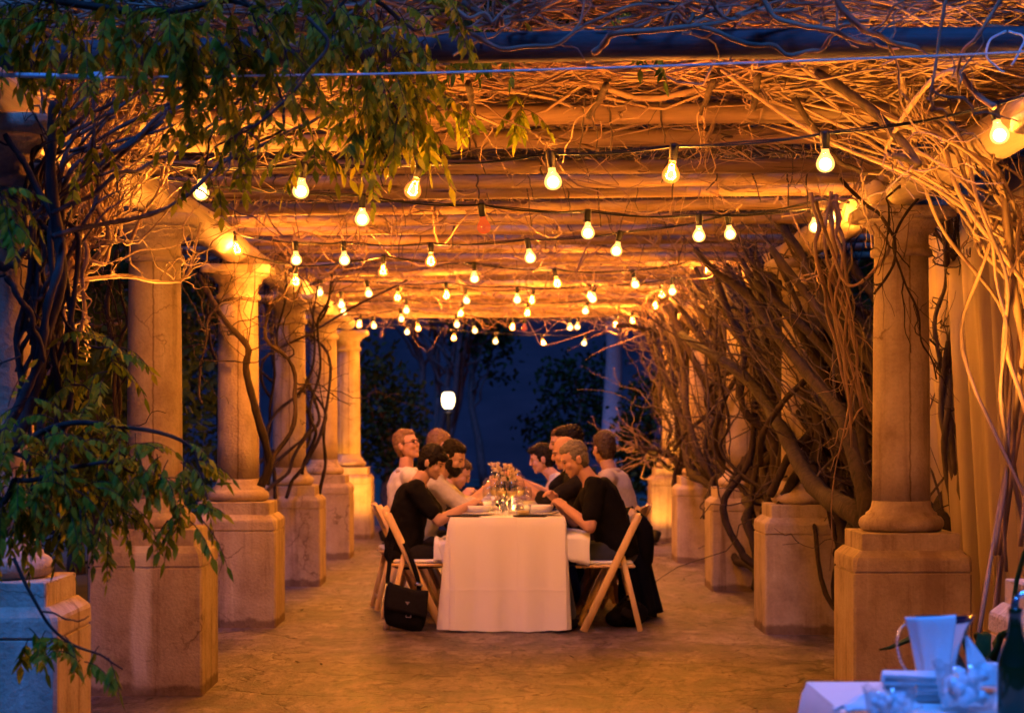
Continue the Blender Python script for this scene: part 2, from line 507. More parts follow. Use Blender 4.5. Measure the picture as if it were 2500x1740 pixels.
def cloth_mat():
    m, nt, b = new_mat('white_linen')
    tc = nd(nt, 'ShaderNodeTexCoord'); sx = nd(nt, 'ShaderNodeSeparateXYZ'); nt.links.new(tc.outputs['Object'], sx.inputs[0])
    b.inputs['Base Color'].default_value = (.78, .75, .71, 1); b.inputs['Roughness'].default_value = .9
    hs = None
    for ax, per, off in (('X', .41, .115), ('Y', .62, .2), ('Z', .80, .28)):
        a = nd(nt, 'ShaderNodeMath', operation='ADD'); a.inputs[1].default_value = -off; nt.links.new(sx.outputs[ax], a.inputs[0])
        p = nd(nt, 'ShaderNodeMath', operation='PINGPONG'); p.inputs[1].default_value = per / 2; nt.links.new(a.outputs[0], p.inputs[0])
        r_ = ramp(nt, p.outputs[0], [(0.0, (1, 1, 1)), (0.006, (.3, .3, .3)), (0.02, (0, 0, 0))])
        if hs is None: hs = r_
        else: hs = mix(nt, hs, r_, 1.0, 'ADD')
    w = noise(nt, coords(nt, (1, 1, .45), rand=False), 7, 4, .55, .6)
    w2 = mix(nt, hs, w, .62)
    bump(nt, b, w2, .26, .028)
    return m
M['cloth'] = cloth_mat()
M['napkin'] = simple('white_napkin', (0.82, 0.82, 0.82), (0.76, 0.76, 0.76), 0.9, 250)
M['drape'] = simple('canvas_drape', (0.36, 0.28, 0.20), (0.26, 0.20, 0.145), 0.95, 3, (4, 4, 0.4))
M['metal'] = simple('steel', (0.62, 0.62, 0.63), (0.55, 0.55, 0.56), 0.18, 12, metal=1.0)
M['darkmetal'] = simple('dark_metal', (0.03, 0.03, 0.03), (0.015, 0.015, 0.015), 0.5, 12, metal=0.3)
M['porcelain'] = simple('white_porcelain', (0.82, 0.80, 0.77), (0.8, 0.78, 0.75), 0.15, 5, spec=0.5)
M['glass'] = glass_mat('clear_glass')
M['greenglass'] = glass_mat('green_bottle_glass', (0.03, 0.06, 0.012))
M['wine'] = simple('white_wine', (0.75, 0.6, 0.2), (0.7, 0.55, 0.18), 0.1)
M['rope'] = simple('pale_rope', (0.62, 0.62, 0.62), (0.4, 0.4, 0.4), 0.85, 180)
M['ground'] = simple('garden_soil', (0.06, 0.055, 0.04), (0.03, 0.035, 0.022), 0.95, 2, bmp=0.4)
M['hill'] = simple('dusk_hillside', (0.075, 0.027, 0.028), (0.012, 0.006, 0.007), 0.95, 0.22, bmp=0.3)
M['seatpad'] = simple('white_seat_pad', (0.78, 0.76, 0.72), (0.72, 0.7, 0.66), 0.6, 30)
# ------------------------------------------------------------------ ground, terrace, hill
def sheet(name, x0, x1, y0, y1, z, nx, ny, mat, zf=None):
    X, Y = np.meshgrid(np.linspace(x0, x1, nx), np.linspace(y0, y1, ny))
    Z = np.full_like(X, z) if zf is None else zf(X, Y)
    mb = MB(); mb.grid(np.stack([X, Y, Z], axis=2))
    return mb.build(name, mat)
tag(sheet('garden_ground', -400, 400, -60, 400, -0.06, 60, 60, M['ground']), kind='structure')
mb = MB(); mb.box((0.1, 11.4, -0.05), (6.6, 29.6, 0.1), bev=0.01)
terrace = tag(mb.build('terrace', M['floor'], smooth=False), kind='structure')
def hillz(X, Y):
    t = np.clip((Y - 48) / 100, 0, 1)
    z = -1 + 34 * t ** 0.9 + 1.6 * np.sin(X * 0.05 + 1) * t + 0.7 * np.sin(X * 0.21 + Y * 0.13) * t + 0.5 * np.sin(X * 0.11 - Y * 0.23)
    return z
tag(sheet('hillside', -160, 160, 46, 190, 0, 120, 90, M['hill'], hillz), kind='structure')

# ------------------------------------------------------------------ columns
SK = -0.078                      # the pergola is a little askew to the camera: right side nearer
def square_rings(prof, c=0.012):
    """prof: (z, half, bevel)"""
    vs = []
    for z, h, b in prof:
        vs += [(h, h - b, z), (h - b, h, z), (-h + b, h, z), (-h, h - b, z), (-h, -h + b, z), (-h + b, -h, z), (h - b, -h, z), (h, -h + b, z)]
    n = len(prof); f = []
    for i in range(n - 1):
        for j in range(8):
            k = (j + 1) % 8
            f.append((i * 8 + j, i * 8 + k, i * 8 + 8 + k, i * 8 + 8 + j))
    f.append(tuple(range(7, -1, -1))); f.append(tuple(range((n - 1) * 8, n * 8)))
    return np.array(vs), f
def make_column(label):
    t = empty('stone_column', (0, 0, 0), label, 'column', 'stone columns of the pergola')
    mb = MB(); mb.add(*square_rings([(0, .29, .012), (.645, .29, .012), (.648, .283, .01), (.656, .283, .01), (.659, .291, .012), (.712, .291, .02), (.725, .287, .02), (.758, .252, .01)]))
    mb.build('pedestal', M['stone_foot'], t, smooth=False)
    mb = MB(); mb.add(*square_rings([(.758, .243, .006), (.838, .243, .006), (.842, .239, .006)]))
    mb.build('plinth', M['stone'], t, smooth=False)
    tor = [(.175, .842)] + [(.172 + .040 * math.sin(a), .882 - .040 * math.cos(a)) for a in np.linspace(0.25, PI - 0.25, 9)]
    tor += [(.178, .925), (.176, .935), (.160, .945), (.150, .965), (.1445, .995)]
    mb = MB(); mb.lathe(tor, 40); mb.build('base', M['stone'], t)
    mb = MB(); mb.lathe([(.1445, .995), (.143, 1.2), (.1415, 1.5), (.139, 1.8), (.136, 2.05), (.134, 2.215)], 40); mb.build('shaft', M['stone_seam'], t)
    mb = MB()
    mb.lathe([(.134, 2.215), (.150, 2.219), (.155, 2.232), (.155, 2.242), (.150, 2.256), (.137, 2.261), (.135, 2.285), (.136, 2.330), (.160, 2.338), (.163, 2.350), (.172, 2.366), (.196, 2.380), (.214, 2.398)], 40)
    mb.add(*square_rings([(2.398, .222, .05), (2.404, .236, .045), (2.448, .236, .045), (2.456, .23, .045)]))
    mb.build('capital', M['stone'], t)
    return t
LX, RX = -1.80, 2.02
ordn = ['nearest', 'second', 'third', 'fourth', 'fifth', 'farthest']
llab = ['left-hand stone column nearest the camera, mostly hidden by wisteria leaves, its pedestal in blue dusk light',
        'tall left-hand stone column with a pale drip stain down its pedestal, leaves hanging over its base',
        'left-hand stone column with a thick vine stem snaking down its shaft',
        'third left-hand column back, stone, in a tangle of thin vines beyond the snaking stem column',
        'plain shadowed stone column on the left, just before the brightly lit last one',
        'brightly uplit glowing stone column at the far left end of the pergola']
rlab = ['right-hand stone column at the picture edge, only its pedestal corner showing behind the bottle',
        'tall right-hand stone column in full view with a stained pedestal, beside the drapes',
        'right-hand column on a broad pedestal with a thick vine stem leaning off its base',
        'right-hand column half hidden by brown vine trunks, pale shaft showing between them',
        'right-hand column wrapped in vine trunks, just before the glowing last pedestal',
        'farthest right-hand column, its pedestal glowing orange above a small uplight']
col0 = None
LY = [7.04 + 3.3 * i for i in range(6)]
RY = [6.74 + 3.24 * i for i in range(6)]
for side, X, YS, labs in (('l', LX, LY, llab), ('r', RX, RY, rlab)):
    for i, y in enumerate(YS):
        if col0 is None:
            col0 = make_column(labs[i]); c = col0; c.location = (X, y, 0)
        else:
            c = dup(col0, (X, y, 0), 0, labs[i])
        if i == 1:
            for ch_ in c.children:
                if ch_.name.startswith('pedestal'):
                    ch_.data = ch_.data.copy(); ch_.data.materials[0] = M['stone_pale' if side == 'l' else 'stone_dark']

# log girders lying along each row of columns
def log_mesh(p, q, r0, r1, wob, rg, k=18, n=14):
    mb = MB(); pts = path([p, q], n, wob, rg, 3)
    rad = np.linspace(r0, r1, n) * (1 + rg.normal(0, 0.015, n))
    rad[0] *= 0.9; rad[-1] *= 0.9
    mb.tube(pts, rad, k); return mb
girder_lab = ['first', 'second', 'third', 'fourth', 'fifth']
for X, YS, sd in ((LX, LY, 'left'), (RX, RY, 'right')):
    for i in range(5):
        rg = np.random.default_rng(50 + i + (10 if X > 0 else 0))
        y0, y1 = YS[i] - (0.9 if i == 0 else -0.03), YS[i + 1] - 0.03
        r = 0.095 + 0.012 * (i % 2)
        c = np.array([X, (y0 + y1) / 2, 2.456 + r])
        mb = log_mesh((0, y0 - c[1], 0), (0, y1 - c[1], 0.0), r, r * 0.97, 0.006, rg)
        where = ['resting on the first two %s-hand columns at the front' % sd, 'between the second and third %s-hand columns' % sd,
                 'between the third and fourth %s-hand columns' % sd, 'between the fourth and fifth %s-hand columns' % sd,
                 'on the last two %s-hand columns at the far end' % sd][i]
        tag(mb.build('log_girder', M['girder'], loc=c), 'thick round log girder ' + where, 'log beam', 'log girders on the columns')

# rafters across
RD = [7.12, 8.5, 9.3, 10.1, 10.8, 11.45] + [12.15 + 0.73 * i for i in range(18)]
numw = ['first', 'second', 'third', 'fourth', 'fifth', 'sixth', 'seventh', 'eighth', 'ninth', 'tenth', 'eleventh', 'twelfth', 'thirteenth',
        'fourteenth', 'fifteenth', 'sixteenth', 'seventeenth', 'eighteenth', 'nineteenth', 'twentieth', 'twenty-first', 'twenty-second', 'twenty-third', 'last']
for i, d in enumerate(RD):
    rg = np.random.default_rng(100 + i)
    xl, xr = (-2.75, 2.85)
    r = (0.050 if i == 0 else 0.042 if i < 3 else 0.036) * rg.uniform(0.94, 1.08)
    c = np.array([0.1, d + SK * 0.1, 2.662 + r + rg.normal(0, 0.006)])
    mb = log_mesh((xl, SK * xl, rg.normal(0, .008)), (xr, SK * xr, rg.normal(0, .008) + (0.012 if i == 0 else 0)), r, r * rg.uniform(.93, 1.06), 0.005, rg, 20, 22)
    if i == 0: lab = 'front rafter log, blue on top, with the pale rope passing before it'
    elif i == len(RD) - 1: lab = 'last rafter log at the far end, above the dark hillside'
    else: lab = '%s log rafter behind the blue front one, counting into the pergola' % numw[i - 1]
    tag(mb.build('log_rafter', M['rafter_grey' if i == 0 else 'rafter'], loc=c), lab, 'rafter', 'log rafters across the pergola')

# ------------------------------------------------------------------ festoon lights
WARM = (1.0, 0.34, 0.03)
BULB_W = 212.0
M['glow_warm'] = emit_mat('filament_glow', (1.0, 0.66, 0.26), 14.0)
M['glow_amber'] = emit_mat('amber_glow', (1.0, 0.42, 0.10), 6.0)
M['glow_dim'] = emit_mat('red_glow', (1.0, 0.18, 0.04), 0.5)
M['bulb_warm'] = emit_mat('lit_clear_glass', (1.0, 0.52, 0.12), 1.3, 0.9)
M['bulb_amber'] = emit_mat('lit_amber_glass', (1.0, 0.25, 0.03), 1.0, 0.8)
M['bulb_dim'] = emit_mat('unlit_glass_red_glow', (1.0, 0.10, 0.015), 0.45, 0.5)  # faint red glow put into the glass of the unlit bulbs
S = [  # depth at left end, depth at right end, bulbs (px, py, kind)
 (8.3, 7.05, [(450,432,'w'),(680,426,'w'),(944,428,'a'),(1234,405,'w'),(1512,390,'a'),(1850,364,'w'),(2228,303,'w')]),
 (9.2, 11.0, [(812,490,'w'),(1079,508,'d'),(1318,520,'w'),(1568,527,'w'),(1826,507,'w')]),
 (12.6, 11.0, [(522,560,'a'),(662,582,'w'),(770,582,'w'),(966,586,'a'),(1182,577,'w'),(1391,562,'w'),(1632,524,'w'),(1862,487,'w')]),
 (13.4, 15.9, [(662,632,'a'),(860,608,'a'),(1063,623,'w'),(1243,636,'a'),(1418,637,'w'),(1583,607,'a')]),
 (17.6, 16.2, [(721,655,'w'),(822,658,'w'),(1000,662,'a'),(1159,671,'w'),(1334,670,'w'),(1508,653,'w')]),
 (18.0, 18.8, [(765,682,'w'),(892,668,'a'),(1042,673,'w'),(1197,674,'a'),(1322,663,'a'),(1480,660,'a')]),
 (20.2, 19.8, [(772,698,'w'),(912,695,'w'),(1037,703,'a'),(1185,702,'a'),(1318,697,'w'),(1469,686,'a')]),
 (21.6, 22.2, [(809,728,'a'),(897,715,'w'),(1023,727,'w'),(1151,734,'a'),(1277,734,'w'),(1383,728,'a'),(1418,719,'a')]),
 (23.6, 23.3, [(836,730,'w'),(936,737,'a'),(1060,741,'w'),(1177,735,'d'),(1296,733,'w')]),
 (24.4, 24.7, [(916,744,'w'),(1020,758,'a'),(1112,765,'w'),(1214,769,'a'),(1314,769,'w')]),
]
sn = ['nearest', 'second', 'third', 'fourth', 'fifth', 'sixth', 'seventh', 'eighth', 'ninth', 'farthest']
pos = ['leftmost', 'second', 'third', 'fourth', 'fifth', 'sixth', 'seventh', 'eighth']
GP0 = [(0.0125, .026), (.0125, .018), (.0145, .010), (.0205, .000), (.0265, -.011), (.0295, -.022), (.0295, -.031), (.0262, -.041), (.019, -.0495), (.010, -.054), (.001, -.0555)]
GP = [(r * 1.14, z * 1.06) for r, z in GP0]
def bulb_proto(kind):
    t = empty('string_bulb', (0, 0, 0), 'x', 'light bulb', 'bulbs on the string lights')
    # origin at the cable; glass centre 0.083 below
    mb = MB(); mb.lathe([(.009, .012), (.017, .010), (.0185, .0), (.0185, -.028), (.0165, -.034), (.0165, -.05), (.0145, -.056)], 14)
    mb.build('socket', M['rubber'], t)
    off = -.083
    g = MB(); g.lathe([(r, z + off) for r, z in GP], 20, cap=False)
    go = g.build('glass', M['bulb_' + {'w': 'warm', 'a': 'amber', 'd': 'dim'}[kind]], t)
    b = MB()
    if kind == 'w': b.ell((0, 0, -.028 + off), (.0232, .0232, .0232))
    elif kind == 'a': b.ell((0, 0, -.024 + off), (.013, .013, .015))
    else: b.ell((0, 0, -.03 + off), (.010, .010, .010))
    b.build('filament', M['glow_' + {'w': 'warm', 'a': 'amber', 'd': 'dim'}[kind]], t)
    if kind != 'd':
        ld = bpy.data.lights.new('bulb_light', 'POINT')
        ld.color = WARM if kind == 'w' else (1.0, 0.29, 0.03)
        ld.energy = BULB_W if kind == 'w' else BULB_W * 0.6
        ld.shadow_soft_size = 0.024
        lo = bpy.data.objects.new('bulb_light', ld); COL.objects.link(lo); lo.parent = t; lo.location = (0, 0, off - .024)
    return t
protos = {}
kindw = {'w': 'glowing clear', 'a': 'amber glowing', 'd': 'unlit reddish'}
for si, (d0, d1, bl) in enumerate(S):
    pa, pb = bl[0][0], bl[-1][0]
    tops = []
    for bi, (px, py, kd) in enumerate(bl):
        d = d0 + (d1 - d0) * (px - pa) / (pb - pa)
        c = at(px, py, d); top = c + np.array([0, 0, .083 + .022])
        tops.append(top)
        lab = '%s bulb, %s from the left on the %s light string' % (kindw[kd], pos[bi] if bi else 'first', sn[si])
        if kd not in protos:
            protos[kd] = bulb_proto(kd); b = protos[kd]; b.location = [float(q) for q in top]; b['label'] = lab
        else:
            b = dup(protos[kd], top, None, lab)
        rr = random.Random(si * 31 + bi)
        b.rotation_euler = (rr.uniform(-.2, .2), rr.uniform(-.3, .3), rr.uniform(0, 6))
    # the cable sags between bulbs
    mb = MB(); pts = []
    dirl = tops[0] - tops[1]; dirl /= np.linalg.norm(dirl)
    dirr = tops[-1] - tops[-2]; dirr /= np.linalg.norm(dirr)
    left = np.array([min(-1.85, tops[0][0] - .15), tops[0][1] + dirl[1] * .3, 2.55]); right = np.array([max(1.95, tops[-1][0] + .12), tops[-1][1] + dirr[1] * .3, 2.58])
    chain = [left] + tops + [right]
    for a, b in zip(chain[:-1], chain[1:]):
        L = np.linalg.norm(b - a)
        for t in np.linspace(0, 1, 9)[:-1]:
            pts.append(a * (1 - t) + b * t - np.array([0, 0, 0.05 * L * 4 * t * (1 - t) * 0.5]))
    pts.append(right)
    pts = np.array(pts)
    mb.tube(pts, 0.0042, 6)
    tw = pts + np.array([0, 0, .006]) + 0.004 * np.stack([np.zeros(len(pts)), np.sin(np.arange(len(pts))), np.cos(np.arange(len(pts)))], 1)
    mb.tube(tw, 0.003, 5)
    tag(mb.build('light_cable', M['rubber']), 'black cable of the %s string of lights, looped across under the rafters' % sn[si], 'cable', 'cables of the string lights')

# pale rope across the front
mb = MB()
rp = [at(-60, 168, 6.45), at(120, 170, 6.45), at(225, 174, 6.45)]
mb.tube(path(rp, 20, .001), .0085, 8)
rp2 = [at(225, 174, 6.45), at(900, 166, 6.45), at(1500, 148, 6.4), at(2050, 127, 6.35), at(2400, 112, 6.3)]
mb.tube(path(rp2, 60, .001), .0036, 6)
kn = at(222, 173, 6.44)
for q in range(5):
    a = rng.uniform(0, 6.28, 24)
    th = np.linspace(0, 2 * PI, 18)
    mb.tube(np.stack([kn[0] + .016 * np.cos(th) + rng.normal(0, .004), kn[1] + .012 * np.sin(th), kn[2] + .012 * np.sin(th + q)], 1), .0035, 5, cap=False)
tag(mb.build('rope', M['rope']), 'pale taut rope strung across before the front rafter, knotted at its left end', 'rope')
mb = MB()
mb.tube(path([at(2256, 70, 6.75), at(2222, 90, 6.72), at(2212, 125, 6.7), at(2240, 155, 6.7), at(2252, 162, 6.7)], 26, .002), .004, 6)
mb.tube(path([at(2262, 70, 6.75), at(2296, 84, 6.73), at(2285, 120, 6.7), at(2268, 148, 6.7)], 22, .002), .004, 6)
tag(mb.build('tie_cord', M['rope']), 'loose white tie cord looped over the front rafter at the top right', 'cord')
# ------------------------------------------------------------------ overhead thatch of twigs (nobody could count them: stuff)
def thatch(name, n, xr, yr, zr, lr, rr, seed, mat, along=0.75, label=None, zfun=None, k=4, npt=9, curl=0.10, droop=0.0):
    rg = np.random.default_rng(seed)
    mb = MB()
    for i in range(n):
        p = np.array([rg.uniform(*xr), rg.uniform(*yr), 0.0])
        p[2] = rg.uniform(*zr) if zfun is None else zfun(p, rg)
        L = rg.uniform(*lr)
        if rg.random() < along: a = rg.normal(0, 0.28) + (PI if rg.random() < .5 else 0)
        else: a = rg.uniform(0, 2 * PI)
        d = np.array([math.cos(a), math.sin(a), rg.normal(0, .12) - droop])
        t = np.linspace(-.5, .5, npt)[:, None]
        c = p + d * L * t + smooth_noise(npt, curl * L * .5, rg, 3)
        r = rg.uniform(*rr) * np.linspace(1.15, .55, npt)
        mb.tube(c, r, k, cap=False)
    o = mb.build(name, mat)
    tag(o, label, 'twigs', None, 'stuff')
    return o
def zroof(p, rg):
    top = 3.02 + (0.42 if p[1] < 9 else 0.1) * (0.5 + .5 * math.sin(p[0] * 1.7 + 1)) 
    if p[1] < 9.0: top += 0.10 * max(p[0], -1)
    z0 = 2.80 if p[1] < 9.4 else 2.90
    return z0 + (top - z0) * rg.random() ** 1.1
thatch('vine_thatch', 3000, (-.2, 2.8), (7.35, 9.7), None, (.4, 1.5), (.0028, .0085), 1, M['twig'], .78, 'dense bright thatch of dry bare twigs over the front rafters', zroof)
thatch('vine_thatch', 2400, (-2.6, .2), (7.35, 9.7), None, (.4, 1.4), (.0028, .0085), 4, M['twig'], .7, 'shaded thatch of dry twigs over the front rafters, left half', zroof)
thatch('vine_thatch', 3600, (-2.6, 2.8), (9.5, 13.2), None, (.4, 1.5), (.003, .009), 5, M['twigdark'], .7, 'thatch of twigs coloured dark for shade above the middle rafters', zroof)
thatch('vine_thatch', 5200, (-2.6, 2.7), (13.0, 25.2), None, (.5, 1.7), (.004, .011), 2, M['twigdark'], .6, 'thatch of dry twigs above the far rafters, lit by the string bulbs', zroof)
def zhang(p, rg): return rg.uniform(2.56, 2.80)
thatch('curled_twigs', 190, (-2.0, 2.1), (11.6, 24.2), None, (.3, .85), (.0028, .0075), 13, M['twig'], .45, 'curly loose twigs and bent runners under the middle and far rafters', lambda p, rg: rg.uniform(2.60, 2.74), 5, 14, .42, .08)
thatch('hanging_tendrils', 600, (-2.0, 2.1), (8.2, 24.0), None, (.15, .6), (.0016, .0042), 3, M['twig'], .1, 'fine loose tendrils and curls hanging between the rafters', zhang, 4, 12, .55, .5)

# heavier branches lying on and under the rafters
rg = np.random.default_rng(21)
mb = MB()
for i in range(46):
    y = rg.uniform(7.6, 24); x = rg.uniform(-2.2, 2.2)
    a = rg.uniform(0, 6.28); L = rg.uniform(.8, 2.2)
    z = rg.uniform(2.70, 2.86)
    d = np.array([math.cos(a), math.sin(a), rg.normal(0, .05)])
    p = np.array([x, y, z])
    q = p + d * L; q[0] = np.clip(q[0], -2.4, 2.5)
    c = path([p, (p + q) / 2 + np.array([0, 0, rg.uniform(-.12, .03)]), q], 18, .05, rg)
    mb.tube(c, rg.uniform(.006, .019) * np.linspace(1.1, .6, 18), 6)
    for _ in range(3):
        j = rg.integers(4, 16); e = c[j] + np.array([rg.normal(0, .2), rg.normal(0, .2), rg.uniform(-.18, .08)])
        mb.tube(path([c[j], e], 9, .025, rg), .005 * np.linspace(1, .5, 9), 5)
tag(mb.build('vine_branches', M['twig']), 'thicker crooked vine branches woven through the rafters overhead', 'branches', None, 'stuff')

# straps / short tie stubs hanging over the rafters
mb_list = []

# ------------------------------------------------------------------ wisteria leaves
def leaf_quads(mb, base, d, n, L, W):
    """one leaflet, folded along the midrib, lens shaped and drooping at the tip"""
    s_ = np.cross(d, n); s_ /= np.linalg.norm(s_) + 1e-9
    tt = (0, .28, .62, 1.0); ww = (.12, 1.0, .78, .02)
    v = []
    for t, w in zip(tt, ww):
        c = base + d * L * t - n * L * .16 * t * t
        v += [c + s_ * W * .5 * w - n * W * .12 * w, c + n * 0.0, c - s_ * W * .5 * w - n * W * .12 * w]
    f = []
    for i in range(3):
        f += [(i * 3, i * 3 + 1, i * 3 + 4, i * 3 + 3), (i * 3 + 1, i * 3 + 2, i * 3 + 5, i * 3 + 4)]
    mb.add(np.array(v), f)
def nrm_(v): return v / np.linalg.norm(v)
def compound_leaf(mb, sb, base, d, rg, L=.24, npair=5, ll=.062):
    """pinnate leaf: rachis that droops, opposite leaflets, end leaflet"""
    d = d / np.linalg.norm(d)
    n = 12
    pts = [np.array(base)]
    v = d.copy()
    for i in range(n):
        v = v + np.array([0, 0, -.10]); v /= np.linalg.norm(v)
        pts.append(pts[-1] + v * L / n)
    pts = np.array(pts)
    sb.tube(pts, np.linspace(.0018, .0009, n + 1), 4, cap=False)
    for i in range(npair):
        t = .25 + .72 * i / npair; j = min(n - 1, int(t * n))
        c = pts[j]; fw = pts[j + 1] - pts[j]; fw /= np.linalg.norm(fw)
        side = np.cross(fw, np.array([0, 0, 1.0])); ns = np.linalg.norm(side)
        if ns < .2:
            a = rg.uniform(0, 6.28); side = np.array([math.cos(a), math.sin(a), 0]); side -= fw * (side @ fw)
        side /= np.linalg.norm(side)
        up = np.cross(side, fw)
        for sg in (1, -1):
            dd = side * sg * .8 + fw * .55 + np.array([0, 0, -.55]) + rg.normal(0, .16, 3); dd /= np.linalg.norm(dd)
            nn = up + side * sg * .5 + rg.normal(0, .3, 3); nn -= dd * (nn @ dd); nn /= np.linalg.norm(nn) + 1e-9
            l = ll * rg.uniform(.75, 1.15) * (1 - .25 * abs(t - .55))
            leaf_quads(mb, c, dd, nn, l, l * rg.uniform(.29, .38))
    fw = pts[-1] - pts[-2]; fw /= np.linalg.norm(fw)
    nn = rg.normal(0, 1, 3); nn -= fw * (nn @ fw); nn /= np.linalg.norm(nn)
    leaf_quads(mb, pts[-1], fw, nn, ll * 1.1, ll * .42)
def fill_leaves(mb, sb, centers, n, rg, L=(.16, .28), ll=(.042, .062), out=None):
    """centers: list of (point, radius) blobs"""
    w = np.array([r ** 2 for _, r in centers]); w /= w.sum()
    for i in range(n):
        p, r = centers[rg.choice(len(centers), p=w)]
        u = rg.normal(0, 1, 3); u /= np.linalg.norm(u); u *= r * rg.random() ** .45
        u[1] *= .8
        b = np.array(p) + u
        d = u / (np.linalg.norm(u) + 1e-6) * .6 + np.array([0, 0, -.35]) + rg.normal(0, .45, 3)
        compound_leaf(mb, sb, b, d, rg, rg.uniform(*L), rg.integers(5, 8), rg.uniform(*ll))

# ------------------------------------------------------------------ vine plants
def vine(label, specs, seed, mat='bark', twigmat='twig', loc=None, ntwig=0, twig_len=(.2, .6), name='wisteria_vine', twig_r=.004, twig_bias=(0, 0, 0)):
    """specs: list of (points, r0, r1, amp); every thick stem its own part, the fine twigs one part"""
    rg = np.random.default_rng(seed)
    base = np.array(specs[0][0][0], float) if loc is None else np.array(loc, float)
    t = empty(name, base, label, 'vine', None)
    curves = []
    for pts, r0, r1, amp in specs:
        n = 14 + 5 * len(pts)
        c = path(np.array(pts, float), n, amp, rg, 6) - base
        rad = np.linspace(r0, r1, n) * (1 + .10 * np.sin(np.arange(n) * 1.9 + rg.uniform(0, 6)) + rg.normal(0, .05, n))
        curves.append((c, rad))
        mb = MB(); mb.tube(c, rad, 8 if r0 > .012 else 6)
        mb.build('stem', M[mat], t)
    if ntwig:
        mb = MB()
        for i in range(ntwig):
            c, rad = curves[rg.integers(len(curves))]
            j = rg.integers(int(len(c) * .4), len(c) - 1)
            d = (c[j] - c[j - 1]); d /= np.linalg.norm(d)
            dd = d * .8 + rg.normal(0, .6, 3) + np.array(twig_bias)
            L = rg.uniform(*twig_len)
            m = 12
            cc = path([c[j], c[j] + dd * L * .5, c[j] + dd * L + rg.normal(0, .12, 3) * L], m, .09 * L, rg, 4)
            mb.tube(cc, twig_r * rg.uniform(.5, 1.4) * np.linspace(1.1, .45, m), 5)
            if rg.random() < .6:
                k = rg.integers(4, m - 1); e = cc[k] + (dd + rg.normal(0, .8, 3)) * L * .35
                mb.tube(path([cc[k], e], 7, .03 * L, rg), twig_r * .45 * np.linspace(1, .5, 7), 4)
        tag(mb.build('twigs', M[twigmat], t), kind='stuff')
    return t, base

J = np.random.default_rng(5)
def jit(p, s): return np.array(p) + J.normal(0, s, 3)

# right front: bright stems climbing to the roof near the picture edge
sp = []
for i in range(15):
    b = np.array([J.uniform(1.95, 2.35), J.uniform(8.0, 8.6), J.uniform(.2, 1.0)])
    m1 = np.array([J.uniform(2.0, 2.25), J.uniform(8.0, 8.5), J.uniform(1.6, 2.0)])
    m2 = np.array([J.uniform(1.86, 2.12), J.uniform(7.9, 8.4), J.uniform(2.25, 2.45)])
    e = np.array([J.uniform(.8, 1.7), J.uniform(7.4, 8.6), J.uniform(2.68, 2.85)])
    sp.append(([b, m1, m2, e], J.uniform(.006, .013), J.uniform(.004, .008), .05))
# the named sweeps of the photograph
sp.append(([at(2330, 900, 8.1), at(2270, 640, 8.1), at(2262, 420, 8.1), at(2180, 330, 8.1), at(2070, 255, 8.2), at(1960, 215, 8.3)], .017, .009, .02))
sp.append(([at(2300, 560, 8.2), at(2200, 450, 8.2), at(2130, 320, 8.2), at(2040, 245, 8.3)], .014, .008, .02))
sp.append(([at(2350, 700, 8.0), at(2180, 470, 8.0), at(2090, 330, 8.1), at(1900, 230, 8.3)], .013, .006, .02))
sp.append(([at(2230, 240, 7.0), at(2120, 170, 7.2), at(1990, 330, 7.6), at(2005, 350, 7.6)], .012, .007, .01))
vine('mass of bright orange-lit wisteria stems climbing to the rafters at the right picture edge', sp, 31, 'twig', 'twig', ntwig=70, twig_len=(.15, .4), twig_r=.0038, twig_bias=(.2, 0, .5))

# thin pale stems hanging beside the big right column
sp = []
for i in range(7):
    x0 = J.uniform(1800, 1880); 
    sp.append(([at(x0, 430 + J.uniform(0, 50), 10.4), at(x0 + J.uniform(-10, 30), 560, 10.3), at(1880 + J.uniform(-30, 30), 730, 10.2), at(1935 + J.uniform(-30, 20), 900 + J.uniform(0, 120), 10.2)], .012, .006, .03))
sp.append(([at(1830, 455, 10.1), at(1850, 520, 10.0), at(1905, 640, 9.9), at(1990, 560, 9.6), at(1960, 500, 9.6)], .011, .006, .01))
vine('bundle of thin pale vine stems hanging down just left of the tall right-hand column', sp, 32, 'twig', 'twig', ntwig=16, twig_len=(.15, .4))
# stems crossing the capital
sp = [([at(1885, 400, 9.6), at(1960, 480, 9.5), at(2010, 560, 9.45), at(1960, 660, 9.5)], .010, .006, .02),
      ([at(2070, 430, 9.5), at(2000, 560, 9.45), at(2060, 700, 9.5), at(2100, 850, 9.7)], .007, .004, .02),
      ([at(2020, 420, 9.4), at(1990, 470, 9.4), at(2040, 600, 9.4)], .006, .003, .03)]
vine('few dark stems trailing over the capital of the tall right-hand column', sp, 33, 'bark', 'bark', ntwig=16, twig_len=(.1, .3), twig_r=.003)
# dark stems between column and drapes
sp = []
for i in range(7):
    sp.append(([at(2190 + J.uniform(-25, 10), 1270, 10.9), at(2140 + J.uniform(-10, 10), 1050, 10.9), at(2120 + J.uniform(-20, 20), 850, 10.9), at(2140 + J.uniform(-25, 25), 640, 10.8), at(2120 + J.uniform(-50, 60), 480, 10.5)], .022, .008, .03))
vine('dark twisted vine stems rising between the right-hand column and the drapes', sp, 34, 'barkdark', 'barkdark', ntwig=60, twig_len=(.15, .45))

